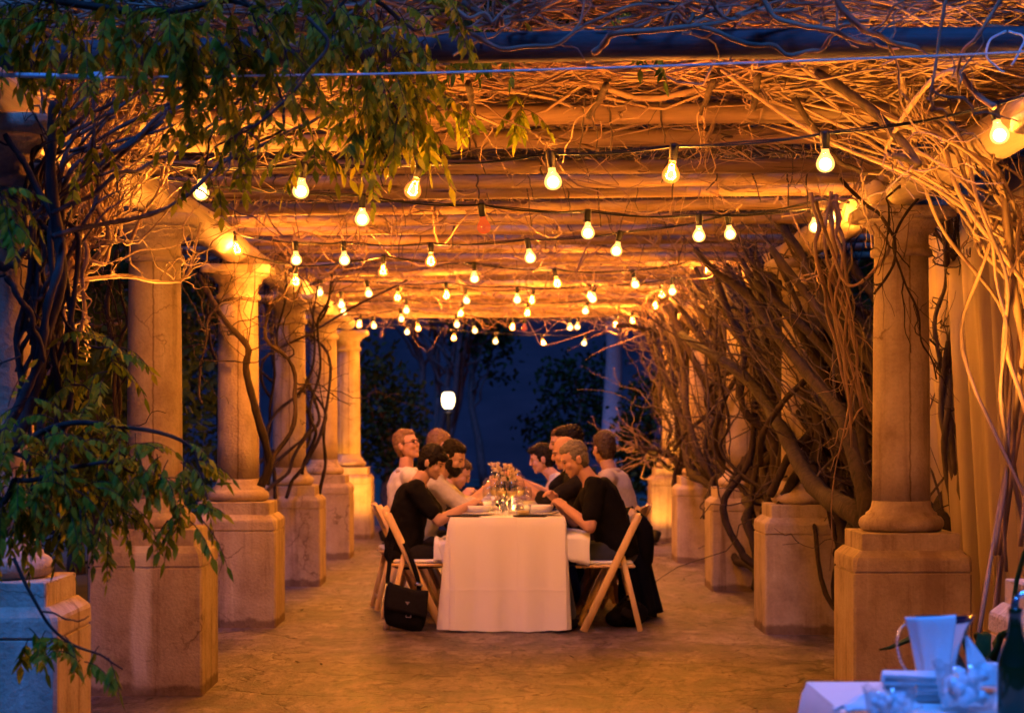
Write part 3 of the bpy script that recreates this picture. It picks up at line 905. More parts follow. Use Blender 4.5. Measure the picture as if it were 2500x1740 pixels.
# the big tangle over right-hand columns two to five: trunks lean away down the row
def tangle(label, bx, by, bz, seed, n, lean=(2.2, 5.5), thick=(.016, .058), spread=.3):
    rg2 = np.random.default_rng(seed); sp = []
    for i in range(n):
        b = np.array([bx + rg2.normal(0, .12), by + rg2.normal(0, .22), bz])
        ly = rg2.uniform(*lean)
        e = np.array([rg2.uniform(1.62, 2.25), by + ly, rg2.uniform(2.35, 2.75)])
        m = b * .5 + e * .5 + np.array([rg2.normal(0.12, .16), rg2.normal(0, .3), rg2.uniform(-.15, .25)])
        m0 = b * .8 + e * .2 + np.array([rg2.normal(0, .1), rg2.normal(0, .12), rg2.uniform(.0, .25)])
        r = rg2.uniform(*thick)
        sp.append(([b, m0, m, e], r, r * .5, .10))
    for i in range(6 if by < 20 else 0):        # heavy old trunks, twisted together low down
        b = np.array([2.46 + abs(rg2.normal(0, .12)), by + rg2.normal(.2, .3), bz])
        k1 = b + np.array([rg2.normal(-.08, .08), rg2.uniform(.1, .5), rg2.uniform(.45, .75)])
        k2 = k1 + np.array([rg2.normal(0, .10), rg2.uniform(-.1, .8), rg2.uniform(.4, .7)])
        e = np.array([rg2.uniform(1.6, 2.1), k2[1] + rg2.uniform(.3, 1.6), rg2.uniform(2.3, 2.6)])
        sp.append(([b, k1, k2, e], rg2.uniform(.055, .085), .025, .07))
    return sp
sp = tangle('', 2.45, 10.8, 0.0, 41, 24, (1.5, 7.0))
sp.append(([at(2040, 1250, 10.9), at(1930, 1165, 11.2), at(1800, 1080, 12.2), at(1750, 950, 13.2), at(1640, 830, 14.4), at(1530, 750, 15.5)], .075, .03, .04))
sp.append(([at(2000, 1400, 11.0), at(1925, 1120, 11.0), at(1870, 900, 11.8), at(1700, 690, 13.0), at(1560, 560, 13.8)], .06, .02, .06))
vine('huge brown wisteria trunk and its fan of branches leaning behind the tall right-hand column', sp, 42, 'bark', 'barkdark', ntwig=260, twig_len=(.3, .9), twig_r=.0065, twig_bias=(0, .2, .5))
for k, (bx, by, seed, n, lab) in enumerate([
        (2.36, 12.6, 51, 24, 'tangled brown vine trunks around the right-hand column with the thick stem'),
        (2.25, 15.0, 61, 23, 'dense brown vine trunks wrapping the half hidden right-hand column'),
        (2.20, 18.0, 71, 17, 'vine trunks rising before the second to last right-hand column'),
        (2.10, 21.2, 81, 12, 'orange-lit vine trunk and limbs arching over the glowing far right pedestal')]):
    sp = tangle('', bx, by, .1, seed, n, (.6, 4.2) if k < 3 else (.3, 2.2))
    # one stem spirals round the column
    cy = RY[k + 2]; rgs = np.random.default_rng(seed + 3)
    for q in range(3):
        th = np.linspace(0, PI * rgs.uniform(1.4, 2.6), 8) + rgs.uniform(0, 6)
        rr = .19 + .05 * q
        zz = np.linspace(.7 + .2 * q, 2.5, 8)
        sp.append(([np.array([RX + rr * math.cos(a), cy + rr * math.sin(a), z]) for a, z in zip(th, zz)], .035 - .006 * q, .016, .03))
    vine(lab, sp, seed + 1, 'bark', 'barkdark', ntwig=170, twig_len=(.3, .9), twig_r=.0065, twig_bias=(0, .1, .4))
# the broken limb that sticks out over the far right pedestal
sp = [([at(1545, 1060, 22), at(1500, 1020, 21.8), at(1450, 1008, 21.6), at(1424, 1000, 21.6)], .05, .03, .01),
      ([at(1560, 1090, 22), at(1510, 1060, 21.8), at(1470, 1030, 21.7), at(1440, 1030, 21.6)], .04, .02, .02),
      ([at(1560, 1010, 22), at(1535, 860, 22), at(1500, 770, 22), at(1440, 735, 22), at(1380, 730, 22)], .06, .02, .03)]
vine('bent orange vine limb reaching out at the far right end, above the glowing pedestal', sp, 91, 'bark', 'twig', ntwig=50, twig_len=(.2, .6), twig_r=.006)

# left-hand vines
sp = [([at(585, 1090, 13.3), at(600, 1040, 13.3), at(575, 930, 13.2), at(550, 830, 13.2), at(553, 780, 13.2), at(515, 730, 13.3), at(465, 655, 13.5), at(440, 590, 13.6)], .030, .016, .01),
      ([at(600, 1085, 13.6), at(640, 900, 13.8), at(610, 740, 13.7), at(660, 620, 13.4)], .018, .010, .05),
      ([at(452, 905, 13.0), at(440, 860, 13.1), at(470, 760, 13.2), at(520, 620, 13.2)], .010, .006, .03),
      ([at(480, 1080, 13.6), at(500, 900, 13.7), at(470, 700, 13.8), at(500, 560, 13.6)], .014, .009, .04)]
vine('thick vine stem snaking over the left-hand column, looping once at mid height', sp, 101, 'bark', 'bark', ntwig=60, twig_len=(.2, .6))
sp = []
for i in range(9):
    a = J.uniform(0, 6.28)
    sp.append(([np.array([-1.8 + J.normal(0, .25), 16.5 + J.normal(0, .3), .75]), np.array([-1.75 + .26 * math.cos(a), 16.8 + .26 * math.sin(a), 1.3]), np.array([-1.75 + .26 * math.cos(a + 1.7), 16.8 + .26 * math.sin(a + 1.7), 1.9]), np.array([-1.6 + J.normal(0, .4), 16.3 + J.normal(0, .7), 2.6])], .016, .009, .06))
vine('thin vine stems crisscrossing the third left-hand column', sp, 103, 'bark', 'bark', ntwig=80, twig_len=(.2, .6))
sp = [([at(230, 1250, 10.4), at(215, 1130, 10.4), at(270, 900, 10.5), at(240, 700, 10.6), at(262, 560, 10.6)], .022, .012, .03),
      ([at(300, 1060, 10.2), at(260, 860, 10.3), at(280, 700, 10.4), at(255, 600, 10.4)], .011, .007, .03),
      ([at(330, 1060, 10.6), at(250, 980, 10.2), at(190, 880, 10.1)], .010, .006, .03)]
vine('slim vine stems standing against the dark just left of the drip-stained column', sp, 105, 'bark', 'bark', ntwig=40, twig_len=(.2, .5))
# left front: dark bundle of stems in front, bright ones behind
sp = [([at(20, 1010, 6.9), at(85, 850, 6.85), at(125, 620, 6.8), at(108, 400, 6.8), at(120, 230, 6.8)], .026, .016, .02),
      ([at(-10, 1000, 6.8), at(70, 880, 6.8), at(110, 700, 6.75), at(128, 520, 6.75), at(60, 380, 6.8), at(10, 300, 6.8)], .018, .010, .02),
      ([at(75, 950, 7.0), at(125, 700, 6.9), at(150, 450, 6.9), at(260, 330, 7.0), at(420, 230, 7.3)], .013, .007, .02),
      ([at(60, 560, 6.6), at(10, 600, 6.6), at(-40, 590, 6.6)], .014, .009, .01),
      ([at(118, 530, 6.7), at(330, 470, 7.0), at(520, 370, 7.2), at(690, 270, 7.5), at(750, 230, 7.7)], .010, .004, .02),
      ([at(115, 480, 6.7), at(270, 385, 6.9), at(400, 330, 7.1), at(600, 220, 7.2)], .009, .004, .02),
      ([at(140, 300, 6.7), at(260, 215, 6.8), at(400, 190, 6.9), at(560, 130, 6.9)], .008, .004, .02),
      ([at(690, 40, 6.3), at(735, 95, 6.3), at(690, 175, 6.3), at(600, 260, 6.35), at(480, 330, 6.5)], .0065, .0035, .005),
      ([at(15, 620, 6.6), at(60, 700, 6.6), at(100, 810, 6.7)], .012, .008, .01)]
for i in range(14):
    sp.append(([at(J.uniform(0, 130), J.uniform(760, 1050), 6.9), at(J.uniform(80, 150), J.uniform(560, 700), 6.9), at(J.uniform(70, 200), J.uniform(350, 460), 7.0), at(J.uniform(60, 420), J.uniform(130, 300), 7.1)], J.uniform(.007, .016), J.uniform(.004, .008), .035))
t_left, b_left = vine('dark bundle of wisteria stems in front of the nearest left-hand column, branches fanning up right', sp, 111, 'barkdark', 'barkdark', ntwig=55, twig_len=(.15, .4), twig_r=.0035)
sp = []
for i in range(15):
    e = at(J.uniform(140, 470), J.uniform(180, 400), J.uniform(8.0, 9.2))
    sp.append(([at(J.uniform(100, 200), J.uniform(600, 760), 8.0), at(J.uniform(140, 260), J.uniform(450, 560), 8.1), e], J.uniform(.008, .017), J.uniform(.005, .009), .045))
sp += [([at(125, 650, 7.9), at(240, 615, 8.1), at(350, 635, 8.6), at(420, 610, 9.2), at(450, 500, 9.4)], .010, .006, .01),
       ([at(190, 540, 7.9), at(188, 590, 7.9), at(186, 640, 7.9), at(190, 720, 7.9), at(170, 790, 7.9)], .012, .006, .012)]
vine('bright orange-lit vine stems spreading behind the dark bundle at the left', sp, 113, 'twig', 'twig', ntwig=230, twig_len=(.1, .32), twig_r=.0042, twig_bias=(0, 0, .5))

# leafy sprays --------------------------------------------------
def spray(name, label, stems, blobs, n, seed, L=(.16, .28), ll=(.042, .062), leafmat='leaf', stemmat='bark', cat='leafy branch'):
    rgx = np.random.default_rng(seed)
    t = empty(name, stems[0][0][0], label, cat)
    base = np.array(stems[0][0][0])
    for pts, r0, r1, amp in stems:
        mb = MB(); c = path(np.array(pts) - base, 26, amp, rgx, 5); mb.tube(c, np.linspace(r0, r1, 26), 6)
        mb.build('stem', M[stemmat], t)
    mb = MB(); lb = MB()
    fill_leaves(lb, mb, [(np.array(p) - base, r) for p, r in blobs], n, rgx, L, ll)
    tag(mb.build('leaf_stalks', M[stemmat], t), kind='stuff')
    lb.build('foliage', M[leafmat], t)
    return t
A = lambda x, y, d: at(x, y, d)
spray('wisteria_branch', 'thick curtain of dark green wisteria leaves hanging across the top left corner',
      [([A(-60, -60, 6.6), A(200, 20, 6.5), A(420, 10, 6.5), A(640, 30, 6.4)], .018, .006, .02), ([A(300, -80, 6.7), A(500, -20, 6.5), A(600, 90, 6.4)], .012, .004, .02), ([A(900, -60, 6.6), A(800, -20, 6.6), A(700, 60, 6.5)], .010, .004, .02)],
      [(A(60, 10, 6.5), .16), (A(180, 40, 6.5), .16), (A(300, 30, 6.5), .17), (A(420, 40, 6.4), .18), (A(540, 60, 6.4), .19), (A(600, 90, 6.35), .08), (A(40, 70, 6.4), .08), (A(380, 70, 6.4), .08), (A(500, 80, 6.4), .07), (A(230, 60, 6.5), .07), (A(700, -10, 6.6), .16)],
      185, 201, (.15, .24), (.045, .065))
spray('wisteria_branch', 'olive wisteria leaves over the blue rafter top, just right of the dark corner foliage',
      [([A(700, -80, 6.9), A(800, -20, 6.8), A(880, 40, 6.8), A(990, 30, 6.9)], .012, .004, .02)],
      [(A(760, 30, 6.8), .13), (A(850, 60, 6.75), .14), (A(940, 20, 6.8), .13), (A(860, 130, 6.7), .07), (A(800, 120, 6.8), .08)], 70, 203, (.16, .26), (.042, .062))
spray('wisteria_branch', 'hanging spray of yellow-green leaves reaching down to the second bulb',
      [([A(800, 60, 7.4), A(850, 180, 7.4), A(880, 230, 7.4), A(960, 290, 7.4)], .009, .003, .01), ([A(840, 150, 7.4), A(860, 300, 7.4), A(860, 420, 7.4)], .005, .002, .012)],
      [(A(860, 200, 7.4), .11), (A(910, 220, 7.35), .12), (A(950, 270, 7.35), .08), (A(850, 270, 7.4), .08), (A(855, 380, 7.4), .05), (A(690, 330, 7.4), .05)], 72, 205, (.15, .22), (.05, .07))
spray('wisteria_branch', 'loose olive leaves hanging in front of the orange-lit stems at the left',
      [([A(560, 60, 6.7), A(600, 180, 6.7), A(640, 260, 6.7), A(560, 330, 6.8)], .009, .003, .02), ([A(640, 100, 6.8), A(520, 240, 6.8), A(460, 370, 6.8)], .007, .003, .02)],
      [(A(600, 170, 6.7), .09), (A(640, 230, 6.7), .10), (A(520, 250, 6.75), .09), (A(430, 340, 6.7), .10), (A(540, 380, 6.9), .06), (A(480, 400, 6.8), .05), (A(580, 300, 6.8), .07), (A(420, 260, 6.7), .08), (A(160, 190, 6.6), .06), (A(195, 290, 6.6), .07), (A(700, 300, 6.9), .07)], 46, 207, (.12, .2), (.042, .062))
spray('wisteria_branch', 'cluster of leaves against the black gap left of the drip-stained column',
      [([A(110, 650, 6.9), A(150, 730, 6.9), A(230, 770, 6.9), A(280, 780, 6.9)], .007, .002, .01), ([A(150, 730, 6.9), A(160, 850, 6.9), A(215, 880, 6.9)], .006, .002, .01)],
      [(A(180, 760, 6.9), .06), (A(250, 730, 6.9), .05), (A(230, 800, 6.9), .08), (A(180, 860, 6.9), .07), (A(255, 850, 6.9), .05), (A(130, 820, 6.9), .04)], 20, 209, (.12, .2), (.042, .066))
spray('wisteria_bush', 'low leafy wisteria growing over the nearest left-hand pedestal, arching to the right',
      [([A(-80, 1080, 6.2), A(100, 960, 6.2), A(260, 960, 6.2), A(420, 1010, 6.2), A(455, 1090, 6.2)], .012, .003, .01), ([A(-40, 1160, 6.1), A(120, 1040, 6.1), A(300, 1060, 6.2)], .012, .004, .02), ([A(0, 1000, 6.3), A(90, 1130, 6.2), A(120, 1230, 6.2)], .008, .003, .02)],
      [(A(30, 980, 6.2), .14), (A(60, 1080, 6.1), .15), (A(160, 1000, 6.2), .13), (A(160, 1110, 6.1), .13), (A(270, 1000, 6.2), .09), (A(330, 1060, 6.2), .08), (A(390, 1030, 6.2), .08), (A(430, 1080, 6.2), .05), (A(410, 1150, 6.2), .06), (A(30, 1130, 6.1), .10), (A(240, 1140, 6.2), .08)],
      195, 211, (.11, .18), (.036, .052))
spray('wisteria_sucker', 'trailing shoot with few leaves drooping in front of the blue pedestal',
      [([A(30, 1250, 5.9), A(90, 1370, 5.9), A(140, 1440, 5.9), A(230, 1470, 5.9), A(275, 1500, 5.9)], .006, .0025, .006), ([A(90, 1370, 5.9), A(160, 1390, 5.9), A(200, 1380, 5.9)], .003, .0015, .006)],
      [(A(60, 1430, 5.9), .05), (A(110, 1420, 5.9), .05), (A(170, 1480, 5.9), .06), (A(240, 1470, 5.9), .05), (A(180, 1375, 5.9), .03), (A(140, 1380, 5.9), .03), (A(5, 1390, 5.9), .03)], 13, 213, (.07, .12), (.035, .055))
spray('wisteria_branch', 'few yellowish leaves beside the shaft at the left picture edge',
      [([A(-30, 400, 6.5), A(10, 470, 6.5), A(20, 520, 6.5)], .005, .002, .01)], [(A(10, 440, 6.5), .05), (A(15, 500, 6.5), .04)], 10, 215, (.1, .16), (.045, .065))
spray('wisteria_branch', 'small bright sprig of leaves dangling under the second rafter near the middle',
      [([A(1200, 190, 8.0), A(1180, 215, 8.0), A(1165, 250, 8.0)], .004, .002, .01)], [(A(1165, 245, 8.0), .05), (A(1020, 235, 8.0), .025)], 10, 217, (.1, .16), (.042, .062))
spray('wisteria_branch', 'dusky green leaves among the twigs at the top centre',
      [([A(1000, 30, 7.6), A(1080, 20, 7.5), A(1150, 40, 7.5)], .006, .003, .01)], [(A(1040, 20, 7.4), .10), (A(1120, 30, 7.4), .08), (A(1290, 20, 7.6), .05), (A(1450, 40, 7.4), .04)], 40, 219, (.14, .24), (.042, .062), 'leafdark')

# big crooked branches over the front rafter, blue on top
sp = [([A(1000, 60, 6.95), A(1200, 110, 6.9), A(1420, 40, 6.9), A(1560, 0, 7.0)], .009, .006, .03),
      ([A(1330, 120, 7.0), A(1400, 80, 6.9), A(1600, 50, 6.9), A(1800, 20, 7.0)], .013, .008, .02),
      ([A(1680, -40, 6.9), A(1750, 40, 6.85), A(1880, 75, 6.85), A(1960, 100, 6.9)], .011, .008, .01),
      ([A(1850, -30, 6.8), A(1930, 60, 6.8), A(2060, 110, 6.9)], .014, .009, .015),
      ([A(1560, 60, 6.9), A(1800, 100, 6.85), A(1950, 60, 6.9)], .010, .006, .03),
      ([A(650, 100, 6.9), A(820, 110, 6.85), A(1000, 70, 6.9), A(1200, 20, 7.0)], .010, .006, .03),
      ([A(2130, -20, 6.5), A(2110, 60, 6.5), A(2090, 200, 6.5), A(2090, 250, 6.6)], .007, .004, .004),
      ([A(2290, -60, 6.5), A(2190, 60, 6.5), A(2160, 160, 6.6), A(2150, 230, 6.8)], .008, .004, .01)]
for i in range(11):
    x = J.uniform(700, 2250)
    sp.append(([A(x, J.uniform(-40, 80), 6.95), A(x + J.uniform(-120, 120), J.uniform(-20, 85), 6.9), A(x + J.uniform(-250, 250), J.uniform(-60, 80), 7.05)], J.uniform(.005, .011), .004, .035))
vine('crooked bare branches lying on the front rafter, blue in the dusk light', sp, 121, 'twig', 'twig', ntwig=70, twig_len=(.15, .4), twig_r=.004, twig_bias=(0, .1, .5))
# short posts and dangling straps seen between the first rafters
sp = [([A(1700, 168, 7.6), A(1690, 245, 7.9)], .014, .012, .002), ([A(1360, 190, 7.7), A(1320, 262, 8.0)], .014, .012, .004), ([A(1600, 180, 7.7), A(1572, 255, 8.0)], .013, .010, .003), ([A(1050, 185, 7.6), A(1062, 262, 7.9)], .014, .012, .003),
      ([A(1830, 165, 7.7), A(1960, 245, 7.6), A(2060, 360, 7.5), A(2000, 350, 7.5)], .022, .012, .01),
      ([A(1780, 220, 7.9), A(1850, 330, 7.9), A(1920, 380, 7.9), A(1985, 385, 7.9)], .013, .008, .01)]
vine('short crooked sticks wedged between the first and second rafters', sp, 123, 'bark', 'twig', ntwig=30, twig_len=(.1, .35), twig_r=.003)

# dark strands and straps hanging over the faces of the rafters
rg = np.random.default_rng(88); mb = MB()
for i, d in enumerate(RD[1:11]):
    for q in range(9):
        x = rg.uniform(-1.9, 1.9); y = d + SK * x
        L = rg.uniform(.06, .20); dx = rg.normal(0, .05)
        mb.tube(path([(x, y - .03, 2.78), (x + dx * .3, y - .058, 2.71), (x + dx, y - .055 + rg.normal(0, .01), 2.70 - L)], 10, .008, rg), rg.uniform(.002, .007) * np.linspace(1, .6, 10), 5)
tag(mb.build('dark_strands', M['barkdark']), 'dark dried strands hanging over the faces of the rafters', 'twigs', None, 'stuff')

rg = np.random.default_rng(91); mb = MB()
for i in range(170):
    y = rg.uniform(6.5, 24); x = rg.uniform(-1.6, 1.8) if rg.random() < .5 else rg.choice([-1, 1]) * rg.uniform(1.15, 1.6) + .1
    a = rg.uniform(0, 6.28); l = rg.uniform(.02, .055)
    leaf_quads(mb, np.array([x, y, .006 + l * .12]), nrm_(np.array([math.cos(a), math.sin(a), rg.normal(0, .15)])), np.array([0, 0, 1.0]), l, l * .4)
tag(mb.build('fallen_leaves', M['twigdark']), 'small dry leaves and bits fallen on the terrace floor', 'leaves', None, 'stuff')

# ------------------------------------------------------------------ drapes on the right
def drape(label, y0, y1, x, seed):
    rgx = np.random.default_rng(seed)
    n, m = 150, 26
    u = np.linspace(0, 1, n); w = np.linspace(0, 1, m)
    P = np.zeros((m, n, 3))
    ph = np.cumsum(rgx.uniform(.6, 1.5, n)) * .42
    for i, t in enumerate(w):
        z = 2.62 * (1 - t) + .02 * t
        amp = .035 + .05 * t
        off = amp * (np.sin(ph) + .45 * np.sin(2.3 * ph + 1 + .8 * t) + .3 * np.sin(.37 * ph))
        P[i, :, 0] = x + off + .16 * t
        P[i, :, 1] = y0 + (y1 - y0) * u + .03 * np.cos(ph) - .25 * t * (.3 + u) + .1
        P[i, :, 2] = z + .01 * np.sin(ph)
    mb = MB(); mb.grid(P)
    o = mb.build('drape', M['drape'])
    so = o.modifiers.new('thickness', 'SOLIDIFY'); so.thickness = .004
    return tag(o, label, 'curtain')
drape('long tan canvas drape hanging in folds behind the tall right-hand column', 8.7, 11.8, 2.46, 301)
drape('tan canvas drape hanging at the right picture edge behind the bright stems', 5.6, 8.6, 2.62, 303)

# ------------------------------------------------------------------ ground uplights (the lit fixtures that wash the columns)
def uplight(loc, aim, watts, label, spot=100, col=(1.0, .37, .04)):
    t = empty('ground_uplight', loc, label, 'uplight')
    mb = MB(); mb.lathe([(.05, 0), (.055, .01), (.03, .02), (.02, .05)], 16); mb.build('stake', M['darkmetal'], t)
    v = Vector(aim) - Vector(loc); v.normalize()
    q = v.to_track_quat('Z', 'Y').to_matrix()
    mb = MB(); mb.lathe([(.035, 0), (.06, .01), (.066, .10), (.07, .105), (.066, .108), (.06, .105), (.058, .09), (.001, .09)], 18)
    o = mb.build('housing', M['darkmetal'], t); o.rotation_euler = q.to_euler(); o.location = (0, 0, .05)
    mb = MB(); mb.lathe([(.056, .095), (.03, .099), (.001, .1)], 18, cap=False)
    le = mb.build('lens', M['glow_warm'], t); le.rotation_euler = q.to_euler(); le.location = (0, 0, .05)
    ld = bpy.data.lights.new('uplight_beam', 'SPOT'); ld.energy = watts; ld.color = col; ld.spot_size = R(spot); ld.spot_blend = .7; ld.shadow_soft_size = .04
    lo = bpy.data.objects.new('uplight_beam', ld); COL.objects.link(lo); lo.parent = t
    lo.location = Vector((0, 0, .05)) + v * .13
    lo.rotation_euler = (-v).to_track_quat('Z', 'Y').to_euler()
UP = 6.0
uplight((-2.25, 8.55, 0), (-1.85, 8.65, 2.8), 560 * UP, 'small uplight on the ground behind the nearest left-hand pedestal', spot=62)
uplight((1.6, 7.3, 0), (2.02, 8.05, 2.9), 270 * UP, 'small uplight on the ground beside the nearest right-hand column', spot=46)
uplight((-1.28, 22.35, 0), (-1.75, 23.5, 1.6), 40 * UP, 'small uplight at the foot of the glowing far left column')
uplight((1.72, 22.2, 0), (1.95, 22.75, .7), 6 * UP, 'small dark uplight fixture at the foot of the glowing far right pedestal')
uplight((2.0, 21.9, 0), (1.8, 22.2, 2.6), 60 * UP, 'second small uplight at the far right, aimed up into the vine limbs')

# ------------------------------------------------------------------ background: lantern, trees
def lantern(c, label):
    t = empty('garden_lantern', (c[0], c[1], hillz(np.array(c[0]), np.array(c[1])) * 0 - .05), label, 'lamp post')
    zc = c[2] + .05
    mb = MB(); mb.lathe([(.10, 0), (.09, .08), (.045, .12), (.04, zc - .28), (.06, zc - .25), (.09, zc - .2)], 14); mb.build('post', M['darkmetal'], t)
    mb = MB(); mb.lathe([(.06, zc - .15), (.092, zc - .11), (.112, zc - .03), (.112, zc + .04), (.095, zc + .10), (.07, zc + .125)], 16); mb.build('globe', emit_mat('lantern_glow', (1.0, .72, .34), 9.0), t)
    mb = MB(); mb.lathe([(.13, zc + .125), (.12, zc + .14), (.04, zc + .20), (.01, zc + .23)], 16); mb.build('cap', M['darkmetal'], t)
    ld = bpy.data.lights.new('lantern_light', 'POINT'); ld.energy = 18; ld.color = (1, .6, .25); ld.shadow_soft_size = .2
    lo = bpy.data.objects.new('lantern_light', ld); COL.objects.link(lo); lo.parent = t; lo.location = (0, -.25, zc)
lantern(at(1005, 896, 34), 'lit garden lantern glowing white beyond the end of the pergola')
lantern(at(986, 887, 72), 'small distant lit lantern, half hidden just left of the bright lantern')

M['treeleaf'] = leaf_mat('tree_leaf', (0.016, 0.026, 0.005), (0.026, 0.042, 0.008), (0.045, 0.062, 0.011))
def tree(name, label, base, h, crown, trunk_r, seed, n=1500, leaf=.22, stems=1, lean=0.0, cat='tree'):
    """crown: list of (dx, dy, z, rx, ry, rz)"""
    rgx = np.random.default_rng(seed)
    t = empty(name, base, label, cat, 'trees in the dark garden')
    mb = MB()
    for s_ in range(stems):
        a = rgx.uniform(-.5, .5)
        top = np.array([lean + a * h * .35 * (stems > 1), rgx.normal(0, .2), h])
        c = path([np.array([a * .3, 0, 0]), top * .5 + rgx.normal(0, .1, 3), top], 16, .06, rgx)
        mb.tube(c, np.linspace(trunk_r, trunk_r * .35, 16), 8)
        for k in range(7):
            j = rgx.integers(6, 15); cr = crown[rgx.integers(len(crown))]
            e = np.array([cr[0], cr[1], cr[2]]) + rgx.normal(0, .5, 3) * np.array(cr[3:6]) * .6
            mb.tube(path([c[j], e], 10, .08, rgx), np.linspace(trunk_r * .35, .012, 10), 5)
    mb.build('trunk', M['barkdark'], t)
    lb = MB()
    vol = np.array([c[3] * c[4] * c[5] for c in crown]); vol /= vol.sum()
    # leaf clumps, then leaves in each clump: leaves gaps
    for q in range(n // 14):
        cr = crown[rgx.choice(len(crown), p=vol)]
        u = rgx.normal(0, 1, 3); u /= np.linalg.norm(u); u *= rgx.random() ** .4
        cc = np.array(cr[:3]) + u * np.array(cr[3:6])
        for w in range(14):
            p = cc + rgx.normal(0, leaf * 1.1, 3)
            d = rgx.normal(0, 1, 3); d /= np.linalg.norm(d); nn = rgx.normal(0, 1, 3); nn -= d * (nn @ d); nn /= np.linalg.norm(nn)
            leaf_quads(lb, p, d, nn, leaf * rgx.uniform(.6, 1.2), leaf * .55)
    lb.build('crown', M['treeleaf'], t)
    return t
def gp(px, d): p = at(px, 941, d); return (float(p[0]), d, float(-.06 if d < 48 else hillz(np.array(p[0]), np.array(d))))
tree('garden_tree', 'round dark bush-like tree just right of the glowing far left column', gp(860, 30), 1.6, [(0, 0, 1.5, .65, .6, .8), (-.2, 0, 2.2, .4, .4, .5), (.25, 0, 1.0, .5, .5, .5)], .09, 401, 1700, .12)
tree('garden_tree', 'multi-stemmed tall tree behind the lit lantern', gp(975, 40), 4.4, [(0, 0, 4.6, 1.4, 1.2, .9), (.9, 0, 3.6, .7, .7, .9), (-.8, 0, 4.2, .8, .8, .7)], .10, 403, 2000, .15, stems=5)
tree('garden_tree', 'dark drooping tree right of the lit lantern', gp(1075, 44), 4.8, [(0, 0, 4.0, .8, .8, 1.3), (.3, 0, 3.0, .55, .6, .8), (-.2, 0, 5.0, 1.0, .8, .7)], .10, 405, 1700, .16)
tree('garden_tree', 'bluish rounded tree in front of the hillside, right of the middle', gp(1290, 46), 2.4, [(0, 0, 2.0, .9, .8, .9), (.6, 0, 1.3, .7, .7, .8), (-.5, 0, 1.1, .6, .6, .7), (.3, 0, 2.7, .5, .5, .5)], .10, 407, 1900, .15)
tree('garden_tree', 'dark shrub-like tree low beside the far right pedestal', gp(1425, 31), 1.4, [(0, 0, .9, .5, .5, .7), (.2, 0, 1.7, .45, .45, .5)], .07, 409, 1300, .12)
for i, (px, d, h_, lab) in enumerate([(900, 70, 4.5, 'faint tree on the dark hillside, far left'), (1120, 82, 5.5, 'faint tree on the dark hillside above the table'), (1215, 66, 4.0, 'faint tree on the dark hillside behind the bluish tree'),
        (1010, 95, 6.0, 'tall faint tree high on the dark hillside behind the lantern'), (1400, 84, 6.0, 'faint tree on the dark hillside behind the palm trunk'), (1330, 100, 6.5, 'highest faint tree on the dark hillside')]):
    tree('hillside_tree', lab, gp(px, d), h_ * .6, [(0, 0, h_ * .55, h_ * .28, h_ * .25, h_ * .35), (h_ * .12, 0, h_ * .8, h_ * .2, h_ * .2, h_ * .22)], .16, 450 + i, 1300, .36)
t = empty('palm_tree', gp(1372, 38), 'pale bare palm trunk rising right of the bluish tree', 'palm')
mb = MB(); mb.tube(path([(0, 0, 0), (.05, 0, 1.6), (.0, 0, 4.6)], 20, .03), np.linspace(.26, .11, 20), 12); mb.build('trunk', simple('palm_trunk', (.30, .28, .26), (.18, .17, .16), .9, 14, (1, 1, 5), .4), t)
mb = MB()
for q in range(26):
    a = rng.uniform(0, 6.28); el = rng.uniform(-.2, 1.1); L = rng.uniform(1.2, 1.9)
    d = np.array([math.cos(a) * math.cos(el), math.sin(a) * math.cos(el), math.sin(el)])
    pts = [np.array([0, 0, 4.6])]; v = d.copy()
    for _ in range(9): v = v + np.array([0, 0, -.13]); v /= np.linalg.norm(v); pts.append(pts[-1] + v * L / 9)
    pts = np.array(pts); mb.tube(pts, np.linspace(.02, .006, 10), 4)
    for j in range(2, 10):
        fw = pts[j] - pts[j - 1]; fw /= np.linalg.norm(fw); s_ = np.cross(fw, [0, 0, 1]); s_ /= np.linalg.norm(s_) + 1e-6
        for sg in (1, -1):
            dd = s_ * sg + fw * .6 + np.array([0, 0, -.3]); dd /= np.linalg.norm(dd); nn = np.cross(dd, fw); nn /= np.linalg.norm(nn) + 1e-6
            leaf_quads(mb, pts[j], dd, nn, .4, .05)
mb.build('crown', M['treeleaf'], t)
